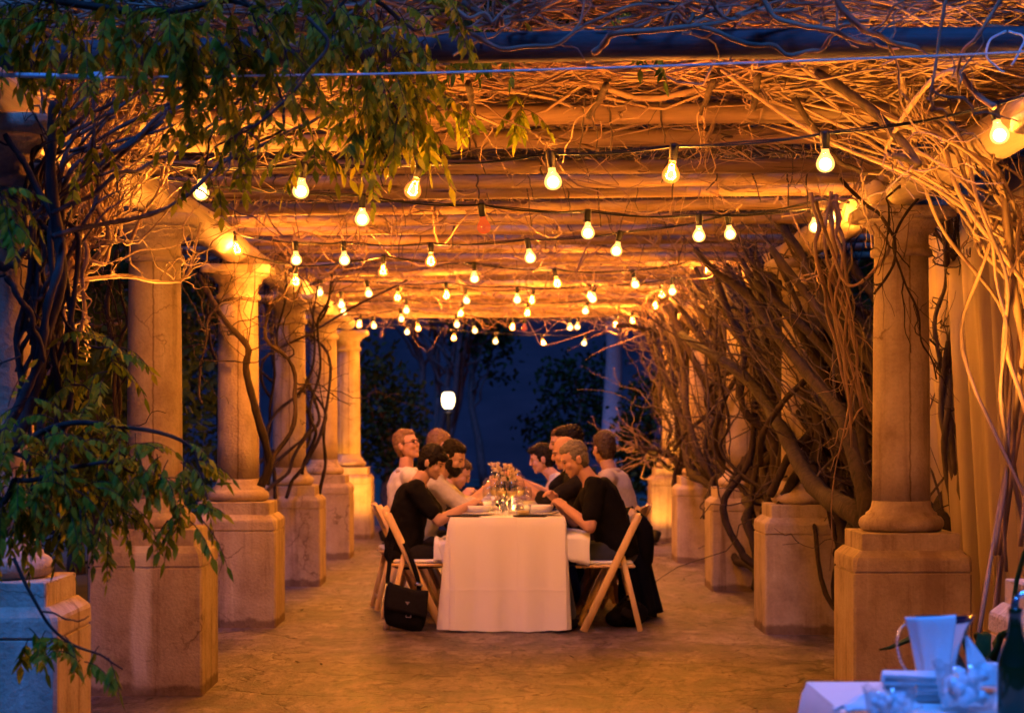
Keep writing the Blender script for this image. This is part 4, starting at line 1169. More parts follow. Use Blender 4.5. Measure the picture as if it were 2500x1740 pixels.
# shrubs and trees outside both rows of columns
for i, (x, y, s_, n_, lab) in enumerate([
        (-3.9, 12.0, 1.25, 3600, 'dark leafy shrub outside the pergola, left of the drip-stained column'),
        (-3.8, 15.4, 1.35, 3600, 'dark leafy shrub outside the pergola, behind the drip-stained column'),
        (-3.9, 18.8, 1.4, 3600, 'dark leafy shrub outside the pergola, beside the snaking-stem column'),
        (-4.1, 22.5, 1.5, 3400, 'dark leafy shrub outside the pergola, beyond the thin-vine column'),
        (-4.6, 27.5, 1.7, 3400, 'dark leafy shrub outside the pergola, left of its far end'),
        (-7.5, 24.0, 2.4, 3800, 'tall dark tree outside the pergola on the left, behind the shrubs'),
        (3.9, 13.4, 1.4, 3600, 'dark leafy shrub outside the pergola, behind the big vine trunk'),
        (3.6, 17.0, 1.4, 3600, 'dark leafy shrub outside the pergola, behind the wrapped right-hand columns'),
        (3.7, 21.0, 1.4, 3400, 'dark leafy shrub outside the pergola, beside the glowing far right pedestal'),
        (4.6, 26.0, 1.5, 3400, 'dark leafy shrub outside the pergola, right of its far end')]):
    tree('garden_shrub', lab, (x, y, -.06), 1.8 * s_, [(0, 0, 1.0 * s_, .9, 1.5, .9 * s_), (.1, .7, 1.9 * s_, .8, 1.3, .8 * s_), (-.1, -.7, 2.3 * s_, .7, 1.2, .7 * s_)], .08, 500 + i, n_, .13, stems=3, cat='shrub')
# ------------------------------------------------------------------ dining table and cloth
TX0, TX1, TY0, TY1, TZ = -.325, .425, 13.08, 17.96, .755
t = empty('dining_table', ((TX0 + TX1) / 2, (TY0 + TY1) / 2, 0), 'long dining table hidden under the white cloth', 'table')
mb = MB(); mb.box((0, 0, .73), (TX1 - TX0 - .02, TY1 - TY0 - .02, .03), bev=.004); mb.build('tabletop', M['chairwood'], t)
for sx in (-1, 1):
    for yy in (-2.2, -.25, .25, 2.2):
        mb = MB(); mb.tube([(sx * .28, yy, 0), (sx * .28, yy, .715)], .014, 8); mb.build('leg', M['darkmetal'], t)
def tablecloth(name, x0, x1, y0, y1, z, drop, label, mat, flare=.06, seed=3, wl=.42, amp=.014, step=.045, corner=.05):
    rgx = np.random.default_rng(seed)
    per = []
    def seg(a, b, nrm):
        L = np.linalg.norm(np.array(b) - np.array(a)); n = max(2, int(L / step))
        for i in range(n):
            t_ = i / n; per.append((a[0] + (b[0] - a[0]) * t_, a[1] + (b[1] - a[1]) * t_, nrm[0], nrm[1], min(t_, 1 - t_) * L))
    def arc(cx, cy, a0):
        for i in range(6):
            a = a0 + (PI / 2) * i / 6
            per.append((cx, cy, math.cos(a), math.sin(a), 0.0))
    seg((x0, y0), (x1, y0), (0, -1)); arc(x1, y0, -PI / 2)
    seg((x1, y0), (x1, y1), (1, 0)); arc(x1, y1, 0)
    seg((x1, y1), (x0, y1), (0, 1)); arc(x0, y1, PI / 2)
    seg((x0, y1), (x0, y0), (-1, 0)); arc(x0, y0, PI)
    per = np.array(per); n = len(per)
    s_ = np.cumsum(np.r_[0, np.hypot(np.diff(per[:, 0]), np.diff(per[:, 1])) + .012])
    wave = np.sin(s_ * 2 * PI / wl + 1.0) + .6 * np.sin(s_ * 2 * PI / (wl * .43) + 2) + .35 * rgx.normal(0, 1, n)
    cornerw = np.exp(-(per[:, 4] / .10) ** 2)
    rows = []
    ts = [0, .012, .03, .08, .16, .26, .38, .5, .62, .74, .86, .95, 1.0]
    for t_ in ts:
        out = .004 + .008 * min(1, t_ / .03) + flare * t_ * (.30 + .7 * cornerw) + amp * t_ ** .8 * wave
        zz = z - drop * t_ - (.006 if t_ > 0 else 0)
        rows.append(np.stack([per[:, 0] + per[:, 2] * out, per[:, 1] + per[:, 3] * out, np.full(n, zz) + (0.012 * cornerw * t_)], 1))
    v = np.concatenate(rows)
    f = []
    for i in range(len(ts) - 1):
        for j in range(n):
            k = (j + 1) % n
            f.append((i * n + j, (i + 1) * n + j, (i + 1) * n + k, i * n + k))
    mb = MB(); mb.add(v, f)
    nx = max(4, int((x1 - x0) / .15)); ny = max(4, int((y1 - y0) / .15))
    mb.add(rows[0], [tuple(range(n))])
    o = mb.build(name, mat)
    return tag(o, label, 'tablecloth')
tablecloth('tablecloth', TX0, TX1, TY0, TY1, TZ, .742, 'white floor-length cloth on the long dining table', M['cloth'], flare=.028, seed=4, wl=.30, amp=.023)

# ------------------------------------------------------------------ chairs
def make_chair(label):
    t = empty('folding_chair', (0, 0, 0), label, 'chair', 'wooden folding chairs at the table')
    for sy in (-1, 1):
        mb = MB(); mb.bar((.145, sy * .20, 0.0), (-.225, sy * .20, .775), .022, .05, bev=.006); mb.build('front_leg', M['chairwood'], t)
        mb = MB(); mb.bar((-.235, sy * .172, 0.0), (-.115, sy * .172, .50), .02, .036, bev=.005); mb.build('rear_leg', M['chairwood'], t)
    mb = MB(); mb.box((-.005, 0, .428), (.40, .31, .022), bev=.008); mb.build('seat_frame', M['chairwood'], t)
    mb = MB(); mb.box((0, 0, .452), (.38, .30, .03), bev=.012); mb.build('seat', M['seatpad'], t)
    # curved back slat with a scalloped top edge, and lower slat
    for z0, z1, nm in ((.60, .755, 'backrest'),):
        mb = MB()
        n = 17; P = np.zeros((2, n, 3)); Q = np.zeros((2, n, 3))
        for j in range(n):
            u = -1 + 2 * j / (n - 1)
            top = z1 + .02 * math.cos(u * PI / 2) 
            for r_, zz in ((0, z0), (1, top)):
                x = -.225 + (.775 - zz) * .477 - .018 * (1 - u * u)
                P[r_, j] = (x + .012, u * .188, zz); Q[r_, j] = (x - .004, u * .188, zz)
        v = np.concatenate([P.reshape(-1, 3), Q.reshape(-1, 3)]); f = []
        for j in range(n - 1):
            a, b, c, d = j, j + 1, n + j + 1, n + j
            o_ = 2 * n
            f += [(a, b, c, d), (o_ + b, o_ + a, o_ + d, o_ + c), (d, c, o_ + c, o_ + d), (b, a, o_ + a, o_ + b)]
        f += [(0, n, 3 * n, 2 * n), (n - 1, 2 * n + n - 1, 3 * n + n - 1, 2 * n - 1)]
        mb.add(v, f); mb.build(nm, M['chairwood'], t, smooth=False)
    mb = MB(); mb.bar((.095, -.19, .10), (.095, .19, .10), .014, .03, bev=.004); mb.build('stretcher', M['chairwood'], t)
    mb = MB(); mb.bar((-.215, -.165, .09), (-.215, .165, .09), .014, .03, bev=.004); mb.build('stretcher', M['chairwood'], t)
    return t

def skin_mat(name, c):
    m, nt, b = new_mat(name)
    v = coords(nt)
    col = ramp(nt, noise(nt, v, 14, 4), [(.3, tuple(q * .88 for q in c)), (.7, c)])
    nt.links.new(col, b.inputs['Base Color']); b.inputs['Roughness'].default_value = .6; b.inputs['Specular IOR Level'].default_value = .2
    b.inputs['Subsurface Weight'].default_value = 0.0
    return m
M['skin'] = skin_mat('skin', (.44, .27, .20))
M['skin_red'] = skin_mat('ruddy_skin', (.47, .265, .19))
M['eye'] = simple('eye_dark', (.02, .015, .012), (.015, .01, .01), .3)
M['lip'] = simple('lip', (.36, .16, .13), (.33, .14, .12), .5)
def fabric(name, c): return simple(name, c, tuple(q * .8 for q in c), .92, 40, bmp=.05, sheen=.1)
M['black'] = simple('black_fabric', (.007, .006, .007), (.004, .004, .004), .95, 40, spec=.1)
M['dark'] = simple('charcoal_fabric', (.016, .014, .016), (.01, .009, .01), .95, 40, spec=.1)
M['white_shirt'] = fabric('white_shirt', (.68, .66, .66))
M['pale_shirt'] = fabric('pale_check_shirt', (.50, .44, .42))
M['grey_shirt'] = fabric('light_grey_shirt', (.42, .40, .40))
M['denim'] = fabric('denim', (.028, .034, .06))
M['hair_black'] = simple('black_hair', (.009, .006, .005), (.003, .0025, .002), .6, 60, (1, 1, 3), .6, spec=.15)
M['hair_brown'] = simple('brown_hair', (.06, .035, .02), (.025, .015, .01), .55, 60, (1, 1, 3), .6)
M['hair_blond'] = simple('sandy_hair', (.22, .13, .06), (.11, .06, .03), .55, 60, (1, 1, 3), .6)
M['hair_grey'] = simple('grey_hair', (.20, .17, .13), (.09, .075, .06), .6, 60, (1, 1, 3), .6)

def nrm(v): v = np.asarray(v, float); return v / (np.linalg.norm(v) + 1e-9)

def remesh(o, vox, sm=3):
    r = o.modifiers.new('one_surface', 'REMESH'); r.mode = 'VOXEL'; r.voxel_size = vox; r.use_smooth_shade = True
    s_ = o.modifiers.new('soften', 'SMOOTH'); s_.factor = .5; s_.iterations = sm

def limb(mb, a, b, r0, r1, k=12, bulge=0.0):
    n = 9; t_ = np.linspace(0, 1, n)[:, None]
    c = np.array(a) * (1 - t_) + np.array(b) * t_
    r = (r0 * (1 - t_) + r1 * t_)[:, 0] * (1 + bulge * np.sin(PI * t_[:, 0] * .9))
    mb.tube(c, r, k); mb.ell(a, (r0,) * 3, nu=12, nv=8); mb.ell(b, (r1,) * 3, nu=12, nv=8)

def person(loc, rz, label, lean=15, twist=0, neck=10, head_pitch=20, head_yaw=0, head_roll=0, wl=(.45, .12, .78), wr=(.45, -.12, .78), hair='hair_black',
           hairstyle='short', shirt='black', sleeves='short', trousers='denim', skin='skin', beard=False, glasses=False, scale=1.0, curl=(.5, .5), legs=True, bend=0.0, collar=False, female=False, hand_dir=None):
    """seated, facing local +X; origin on the floor under the hips"""
    hip = np.array([0, 0, .535])
    a = R(lean)
    def sp(s_):           # point along a bent spine
        an = a + R(bend) * s_ / .5
        return hip + np.array([math.sin(a * .5 + an * .5) * s_, 0, math.cos(a * .5 + an * .5) * s_])
    spine = [sp(x) for x in (-.06, .05, .16, .28, .38, .455, .50)]
    tw = R(twist)
    wids = np.array([.165, .160, .142, .158, .172, .150, .07]) * (.92 if female else 1.0)
    deps = np.array([.115, .115, .108, .118, .112, .085, .06])
    As, Bs = [], []
    for i, p in enumerate(spine):
        q = spine[min(i + 1, 6)] - spine[max(i - 1, 0)]; q = nrm(q)
        th = tw * i / 6
        lat = np.array([-math.sin(th), math.cos(th), 0]); lat = nrm(lat - q * (lat @ q)); fw = np.cross(lat, q)
        As.append(fw * deps[i]); Bs.append(lat * wids[i])
    up = nrm(spine[5] - spine[3]); lat = nrm(Bs[4]); fwd = nrm(np.cross(lat, up))
    body = MB(); shirt_mb = MB(); trou = MB()
    body.loft(spine, As, Bs, 20)
    shirt_mb.loft([s_ for s_ in spine[:6]] + [spine[5] + (spine[6] - spine[5]) * .35], [q * (1 + .016 / np.linalg.norm(q)) for q in As[:6]] + [As[6] * 1.35], [q * (1 + .014 / np.linalg.norm(q)) for q in Bs[:6]] + [Bs[6] * 1.5], 22)
    # shoulders
    S = {}
    for sg in (1, -1):
        S[sg] = spine[4] + up * .072 + lat * sg * (.178 if not female else .16)
        body.ell(S[sg], (.055, .06, .055)); limb(shirt_mb, spine[6] - up * .034 + lat * sg * .045, S[sg] - up * .010, .056, .066); shirt_mb.ell(S[sg] - up * .008, (.068, .070, .064))
    # neck and head
    nb = spine[6] - up * .02
    an = a + R(bend) + R(neck)
    nd_ = np.array([math.sin(an), 0, math.cos(an)])
    nt_ = nb + nd_ * .075
    body.tube([nb - nd_ * .04, nb + nd_ * .05, nt_ + nd_ * .03], [.062, .054, .052], 14)
    yaw, pit, rol = R(head_yaw), R(head_pitch), R(head_roll)
    H = np.array(Matrix.Rotation(yaw, 3, 'Z') @ Matrix.Rotation(pit, 3, 'Y') @ Matrix.Rotation(rol, 3, 'X'))
    hc = nt_ + nd_ * .03 + H @ np.array([.022, 0, .085])
    HS = .94
    def hp(x, y, z): return hc + H @ (np.array([x, y, z]) * HS)
    def hell(m_, c, r): m_.ell(hp(*c), tuple(q * HS for q in r), rot=H, nu=18, nv=12)
    hell(body, (-.006, 0, .028), (.096, .076, .100))
    hell(body, (.020, 0, -.03), (.070, .064, .075))
    hell(body, (.040, 0, -.065), (.048, .050, .045))
    hell(body, (.066, 0, -.092), (.024, .026, .020))
    hell(body, (.074, 0, .030), (.020, .050, .014))
    hell(body, (.062, .038, -.02), (.026, .024, .026)); hell(body, (.062, -.038, -.02), (.026, .024, .026))
    body.tube([hp(.086, 0, .026), hp(.098, 0, .004), hp(.105, 0, -.019)], [.010, .012, .014], 8)
    hell(body, (.102, 0, -.021), (.013, .017, .011))
    hell(body, (.084, 0, -.054), (.013, .025, .0075)); hell(body, (.081, 0, -.066), (.012, .022, .008))
    for sg in (1, -1):
        hell(body, (-.008, sg * .078, -.006), (.020, .010, .033)); hell(body, (-.012, sg * .082, .006), (.018, .009, .020))
    # arms
    W = {1: np.array(wl, float), -1: np.array(wr, float)}
    EL = {}
    for sg in (1, -1):
        s0, w0 = S[sg], W[sg]
        la, lb = .285, .255
        dv = w0 - s0; L = np.linalg.norm(dv)
        if L > la + lb - .01: w0 = s0 + dv / L * (la + lb - .012); dv = w0 - s0; L = np.linalg.norm(dv); W[sg] = w0
        x = (la * la - lb * lb + L * L) / (2 * L); h = math.sqrt(max(la * la - x * x, 1e-6))
        pole = np.array([-.25, sg * .55, -.9]); u = dv / L; pole = nrm(pole - u * (pole @ u))
        e = s0 + u * x + pole * h; EL[sg] = e
        limb(body, s0, e, .048, .040, bulge=.06); limb(body, e, w0, .040, .026, bulge=.10)
        if sleeves == 'short':
            m_ = s0 + (e - s0) * .72; limb(shirt_mb, s0, m_, .063, .060)
        elif sleeves == 'rolled':
            limb(shirt_mb, s0, e, .061, .054, bulge=.04); limb(shirt_mb, e, e + (w0 - e) * .25, .054, .050)
        else:
            limb(shirt_mb, s0, e, .061, .052, bulge=.04); limb(shirt_mb, e, e + (w0 - e) * .88, .052, .040)
        # hand
        f = nrm(w0 - e)
        if hand_dir is not None and hand_dir.get(sg) is not None: f = nrm(f * .4 + np.array(hand_dir[sg]))
        s2 = nrm(np.cross(f, np.array([0, 0, 1.0])) + np.array([0, 0, .25 * sg])); n2 = np.cross(s2, f)
        if n2[2] > 0: n2 = -n2          # palm normal, downward
        th_side = -sg * np.sign(s2 @ np.array([0, -1.0, 0])) if abs(s2[1]) > .1 else 1.0
        th_side = 1.0 if (s2[1] * -sg) > 0 else -1.0      # thumbs point to the middle
        body.loft([w0 - f * .015, w0 + f * .02, w0 + f * .055, w0 + f * .088], [s2 * .024, s2 * .034, s2 * .040, s2 * .037], [n2 * .019, n2 * .017, n2 * .0155, n2 * .013], 12)
        c_ = curl[0] if sg == 1 else curl[1]
        for q, (o_, l_) in enumerate(((.029, .068), (.010, .078), (-.010, .073), (-.028, .056))):
            p0 = w0 + f * (.080 - .004 * abs(q - 1)) + s2 * th_side * o_
            sprd = s2 * th_side * o_ * 2.2
            d1 = nrm(f * math.cos(c_ * .6) + n2 * math.sin(c_ * .6) + sprd); d2 = nrm(f * math.cos(c_ * 1.5) + n2 * math.sin(c_ * 1.5) + sprd); d3 = nrm(f * math.cos(c_ * 2.4) + n2 * math.sin(c_ * 2.4) + sprd)
            p1 = p0 + d1 * l_ * .45; p2 = p1 + d2 * l_ * .32; p3 = p2 + d3 * l_ * .25
            body.tube([p0 - f * .015, p0, p1, p2, p3], [.0105, .0105, .0098, .0090, .0075], 8)
        tb = w0 + f * .028 + s2 * th_side * .030
        td = nrm(f * .75 + s2 * th_side * .75 + n2 * .35); t2 = nrm(f * 1.0 + s2 * th_side * .25 + n2 * (.3 + c_ * .4))
        body.tube([tb - td * .015, tb + td * .022, tb + td * .022 + t2 * .026, tb + td * .022 + t2 * .046], [.0135, .0120, .0105, .0085], 8)
    # legs
    for sg in (1, -1):
        h_ = hip + np.array([0.02, sg * .085, -.035]); k_ = np.array([.42, sg * .12, .50]); an_ = np.array([.34, sg * .12, .085])
        limb(body, h_, k_, .078, .052); limb(body, k_, an_, .052, .036, bulge=.12)
        body.tube([an_ + np.array([-.04, 0, -.04]), an_ + np.array([.03, 0, -.045]), an_ + np.array([.17, 0, -.06])], [.03, .034, .022], 10)
        limb(trou, h_, k_, .094, .068); limb(trou, k_, an_ + np.array([0, 0, .02]), .066, .058)
    trou.ell(hip + np.array([-.01, 0, -.02]), (.128, .178, .11))
    o = body.build('person', M[skin], None)
    o.location = loc; o.rotation_euler = (0, 0, rz); o.scale = (scale,) * 3
    tag(o, label, 'person', None)
    remesh(o, .0062, 4)
    s_o = shirt_mb.build('shirt', M[shirt], o); remesh(s_o, .011, 12)
    tx = bpy.data.textures.get('wrinkle') or bpy.data.textures.new('wrinkle', 'CLOUDS'); tx.noise_scale = .085
    dm = s_o.modifiers.new('wrinkles', 'DISPLACE'); dm.texture = tx; dm.strength = .026; dm.mid_level = .32
    t_o = trou.build('trousers', M[trousers], o); remesh(t_o, .012, 5)
    for sg in (1, -1):
        an_ = np.array([.34, sg * .12, .085])
        mb = MB(); mb.tube([an_ + np.array([-.06, 0, -.045]), an_ + np.array([-.02, 0, -.035]), an_ + np.array([.06, 0, -.042]), an_ + np.array([.15, 0, -.052]), an_ + np.array([.205, 0, -.06])], [.030, .043, .042, .038, .018], 12)
        mb.build('shoe', M['black'], o)
        mb = MB(); hell(mb, (.0845, sg * .030, .010), (.007, .0105, .0042)); mb.build('eye', M['eye'], o)
        mb = MB(); mb.tube([hp(.092, sg * .012, .027), hp(.091, sg * .032, .034), hp(.078, sg * .052, .028)], [.003, .0036, .002], 6); mb.build('eyebrow', M[hair if hair != 'none' else 'hair_grey'], o)
    mb = MB(); mb.tube([hp(.090, -.021, -.060), hp(.0965, 0, -.0595), hp(.090, .021, -.060)], [.002, .003, .002], 6); mb.build('mouth', M['lip'], o)
    # hair
    hm = MB()
    if hairstyle == 'short':
        hell(hm, (-.024, 0, .046), (.094, .083, .094)); hell(hm, (-.045, 0, .010), (.062, .080, .085)); hell(hm, (.012, 0, .085), (.070, .066, .046)); hell(hm, (-.055, 0, -.030), (.042, .060, .060))
        for sg in (1, -1): hell(hm, (.010, sg * .070, .028), (.022, .012, .034))
    elif hairstyle == 'crop':      # fringe over the forehead, ends at the ears and nape
        hell(hm, (-.018, 0, .046), (.104, .088, .100)); hell(hm, (-.040, 0, .000), (.074, .084, .090)); hell(hm, (.045, 0, .070), (.062, .070, .042)); hell(hm, (-.05, 0, -.050), (.048, .062, .055))
        for sg in (1, -1): hell(hm, (.016, sg * .072, .022), (.024, .014, .048))
    elif hairstyle == 'thinning':
        hell(hm, (-.050, 0, .020), (.058, .079, .070)); hell(hm, (-.060, 0, -.030), (.040, .058, .055))
        for sg in (1, -1): hell(hm, (-.010, sg * .070, .022), (.040, .012, .034))
    elif hairstyle == 'long_top':
        hell(hm, (-.022, 0, .050), (.100, .085, .098)); hell(hm, (-.048, 0, .010), (.066, .082, .090)); hell(hm, (.036, 0, .092), (.064, .060, .040)); hell(hm, (-.058, 0, -.035), (.044, .062, .062))
        for sg in (1, -1): hell(hm, (.014, sg * .071, .024), (.022, .012, .040))
    ho = hm.build('hair', M[hair if hair != 'none' else 'hair_grey'], o); remesh(ho, .006, 3)
    tx2 = bpy.data.textures.get('locks') or bpy.data.textures.new('locks', 'CLOUDS'); tx2.noise_scale = .016
    dm = ho.modifiers.new('locks', 'DISPLACE'); dm.texture = tx2; dm.strength = .018; dm.mid_level = .5
    if beard:
        bm_ = MB(); hell(bm_, (.046, 0, -.072), (.058, .058, .048)); hell(bm_, (.064, 0, -.098), (.040, .042, .034)); hell(bm_, (.084, 0, -.046), (.014, .032, .008))
        for sg in (1, -1): hell(bm_, (.020, sg * .062, -.040), (.030, .014, .050))
        bo = bm_.build('beard', M[hair], o); remesh(bo, .006, 2)
        dm = bo.modifiers.new('locks', 'DISPLACE'); dm.texture = tx2; dm.strength = .008; dm.mid_level = .5
    if glasses:
        g = MB()
        for sg in (1, -1):
            th = np.linspace(0, 2 * PI, 17)
            g.tube([hp(.108, sg * .033 + .022 * math.cos(q), .008 + .016 * math.sin(q)) for q in th], .0024, 5, cap=False)
            g.tube([hp(.106, sg * .054, .012), hp(.05, sg * .078, .014), hp(-.01, sg * .086, .012)], .0024, 5)
        g.tube([hp(.109, -.011, .010), hp(.113, 0, .014), hp(.109, .011, .010)], .0024, 5)
        g.build('glasses', M['darkmetal'], o)
    if collar:
        cm = MB(); th = np.linspace(0, 2 * PI, 25)
        ring = lambda r_, h_: [nb + nd_ * h_ + (fwd * math.cos(q) * r_ + lat * math.sin(q) * r_ * 1.05) + fwd * .008 for q in th]
        cm.grid(np.array([ring(.076, -.005), ring(.071, .018), ring(.066, .030), ring(.074, .026), ring(.084, .004)]))
        co = cm.build('collar', M[shirt], o); so = co.modifiers.new('thickness', 'SOLIDIFY'); so.thickness = .003
    return o

# seats: (y, person) ------------------------------------------------
ch = make_chair('nearest chair on the left, its slanted side board in front, black bag hanging from it')
ch.location = (-.525, 13.42, 0)
dup(ch, (-.60, 14.15, 0), 0.05, 'second chair on the left, behind the one with the bag')
dup(ch, (-.56, 14.85, 0), -0.04, 'chair on the left under the man bent low behind the bearded man')
dup(ch, (-.56, 15.6, 0), 0, 'chair on the left under the sandy-haired diner')
dup(ch, (-.70, 14.75, 0), .16, 'left chair set back from the table, under the laughing man in white')
dup(ch, (.695, 13.30, 0), PI, 'nearest chair on the right, slanted side board standing clear beside the black-shirted man')
dup(ch, (.70, 14.05, 0), PI + .06, 'chair on the right with the black coat over its back')
dup(ch, (.66, 14.75, 0), PI, 'chair on the right under the dark-haired diner behind the bald man')
dup(ch, (.84, 14.55, 0), PI - .25, 'outer right chair under the man turned away in a pale checked shirt')
dup(ch, (.64, 15.9, 0), PI, 'farthest chair on the right, under the young man in profile')

P_ = person
# left side (facing +X)
P_((-.655, 13.46, 0), 0, 'woman with cropped black hair in a black t-shirt, bent over her bowl', lean=5, bend=14, neck=14, head_pitch=24, head_yaw=-22, wl=(.46, .06, .84), wr=(.46, -.10, .86),
   hair='hair_black', hairstyle='crop', shirt='black', sleeves='short', trousers='dark', scale=.955, curl=(.6, .75), female=True)
P_((-.60, 14.12, 0), 0, 'bearded dark-haired man in a light grey shirt, looking down at the food in his hands', lean=12, bend=14, neck=8, head_pitch=26, head_yaw=-25, wl=(.52, .05, .93), wr=(.52, -.06, .93),
   hair='hair_black', shirt='grey_shirt', sleeves='rolled', trousers='dark', beard=True, scale=.99, curl=(.8, .8))
P_((-.70, 14.78, 0), 0, 'clean-shaven man bent low over the table behind the bearded man', lean=20, bend=26, neck=14, head_pitch=30, head_yaw=-10, wl=(.48, .10, .86), wr=(.46, -.10, .86),
   hair='hair_brown', shirt='dark', sleeves='long', scale=.95, curl=(.7, .7))
P_((-.68, 15.55, 0), 0, 'sandy-haired diner on the left seen from behind the bearded man', lean=10, bend=8, neck=6, head_pitch=16, head_yaw=35, wl=(.46, .10, .80), wr=(.46, -.08, .80),
   hair='hair_blond', hairstyle='short', shirt='black', sleeves='long', scale=1.02)
P_((-.69, 14.72, 0), .22, 'laughing man in glasses and a white shirt leaning back', lean=-4, bend=6, neck=2, head_pitch=-14, head_yaw=-42, wl=(.36, .12, .68), wr=(.34, -.12, .68),
   hair='hair_blond', hairstyle='short', shirt='white_shirt', sleeves='long', glasses=True, scale=1.0, skin='skin_red', collar=True)
# right side (facing -X)
P_((.795, 13.34, 0), PI, 'grey-haired man in a black t-shirt eating on the near right', lean=14, bend=16, neck=6, head_pitch=24, head_yaw=14, wl=(.36, .12, .82), wr=(.42, -.06, .86),
   hair='hair_grey', hairstyle='short', shirt='black', sleeves='short', trousers='denim', scale=1.0, curl=(.8, .8), skin='skin_red')
P_((.70, 14.02, 0), PI, 'bald man on the right reaching over the table with open hands', lean=12, bend=10, neck=8, head_pitch=14, head_yaw=6, wl=(.55, .12, .96), wr=(.52, -.06, .92),
   hair='none', hairstyle='thinning', shirt='dark', sleeves='rolled', scale=1.0, curl=(.1, .15), skin='skin_red')
P_((.66, 14.72, 0), PI, 'dark-haired diner on the right, mostly hidden behind the bald man', lean=6, bend=6, neck=4, head_pitch=10, head_yaw=0, wl=(.44, .10, .80), wr=(.50, -.08, .92),
   hair='hair_black', hairstyle='long_top', shirt='black', sleeves='short', scale=1.03, curl=(.2, .2))
P_((.90, 14.50, 0), PI - .25, 'dark-haired man in a pale checked shirt, turned away, outermost on the right', lean=6, bend=10, neck=4, head_pitch=8, head_yaw=-48, wl=(.40, .12, .74), wr=(.38, -.10, .74),
   hair='hair_brown', hairstyle='long_top', shirt='pale_shirt', sleeves='long', collar=True, scale=1.0)
P_((.66, 15.25, 0), PI, 'brown-haired diner whose forehead shows just above the bald head', lean=8, bend=8, neck=4, head_pitch=10, head_yaw=10, wl=(.44, .1, .8), wr=(.44, -.1, .8),
   hair='hair_brown', hairstyle='short', shirt='dark', sleeves='long', scale=1.03)
dup(ch, (.64, 15.3, 0), PI, 'chair on the right under the brown-haired diner')
P_((.66, 15.95, 0), PI, 'young dark-haired man in profile at the far right of the table', lean=20, bend=16, neck=6, head_pitch=14, head_yaw=4, wl=(.46, .1, .86), wr=(.46, -.1, .86),
   hair='hair_black', hairstyle='long_top', shirt='grey_shirt', sleeves='rolled', scale=.97)

# ------------------------------------------------------------------ coat, bags, lap napkins
def coat():
    rgx = np.random.default_rng(77)
    n, m = 60, 16
    th = np.linspace(0, 2 * PI, n, endpoint=False)
    cs, v = [], []
    for i in range(m):
        t_ = i / (m - 1); z = .79 - .76 * t_
        rx = .055 + .085 * t_ ** .7; ry = .215 + .03 * t_
        w = 1 + (.05 + .16 * t_) * np.sin(th * 7 + 2 * t_ + 1) * .5 + .08 * t_ * np.sin(th * 13)
        cx = .885 + .115 * t_ ** .8
        v += [(cx + rx * w[j] * math.cos(th[j]), 14.10 + ry * w[j] * math.sin(th[j]), z - .03 * (1 - t_) * abs(math.sin(th[j])) - .012 * math.sin(th[j] * 5) * t_) for j in range(n)]
    f = [(i * n + j, i * n + (j + 1) % n, (i + 1) * n + (j + 1) % n, (i + 1) * n + j) for i in range(m - 1) for j in range(n)]
    f.append(tuple(range(n)))
    mb = MB(); mb.add(np.array(v), f)
    o = mb.build('coat', M['black']); so = o.modifiers.new('thickness', 'SOLIDIFY'); so.thickness = .006
    tag(o, 'long black coat draped over a chair back on the right, hanging to the floor', 'coat')
    # sleeve bulge
    s = MB(); s.tube(path([(.93, 13.93, .74), (1.0, 13.90, .62), (1.03, 13.92, .45), (1.01, 13.95, .33)], 14, .012), [.05, .06, .065, .062, .06, .06, .058, .056, .055, .054, .052, .05, .05, .046], 12)
    s.build('sleeve', M['black'], o)
coat()
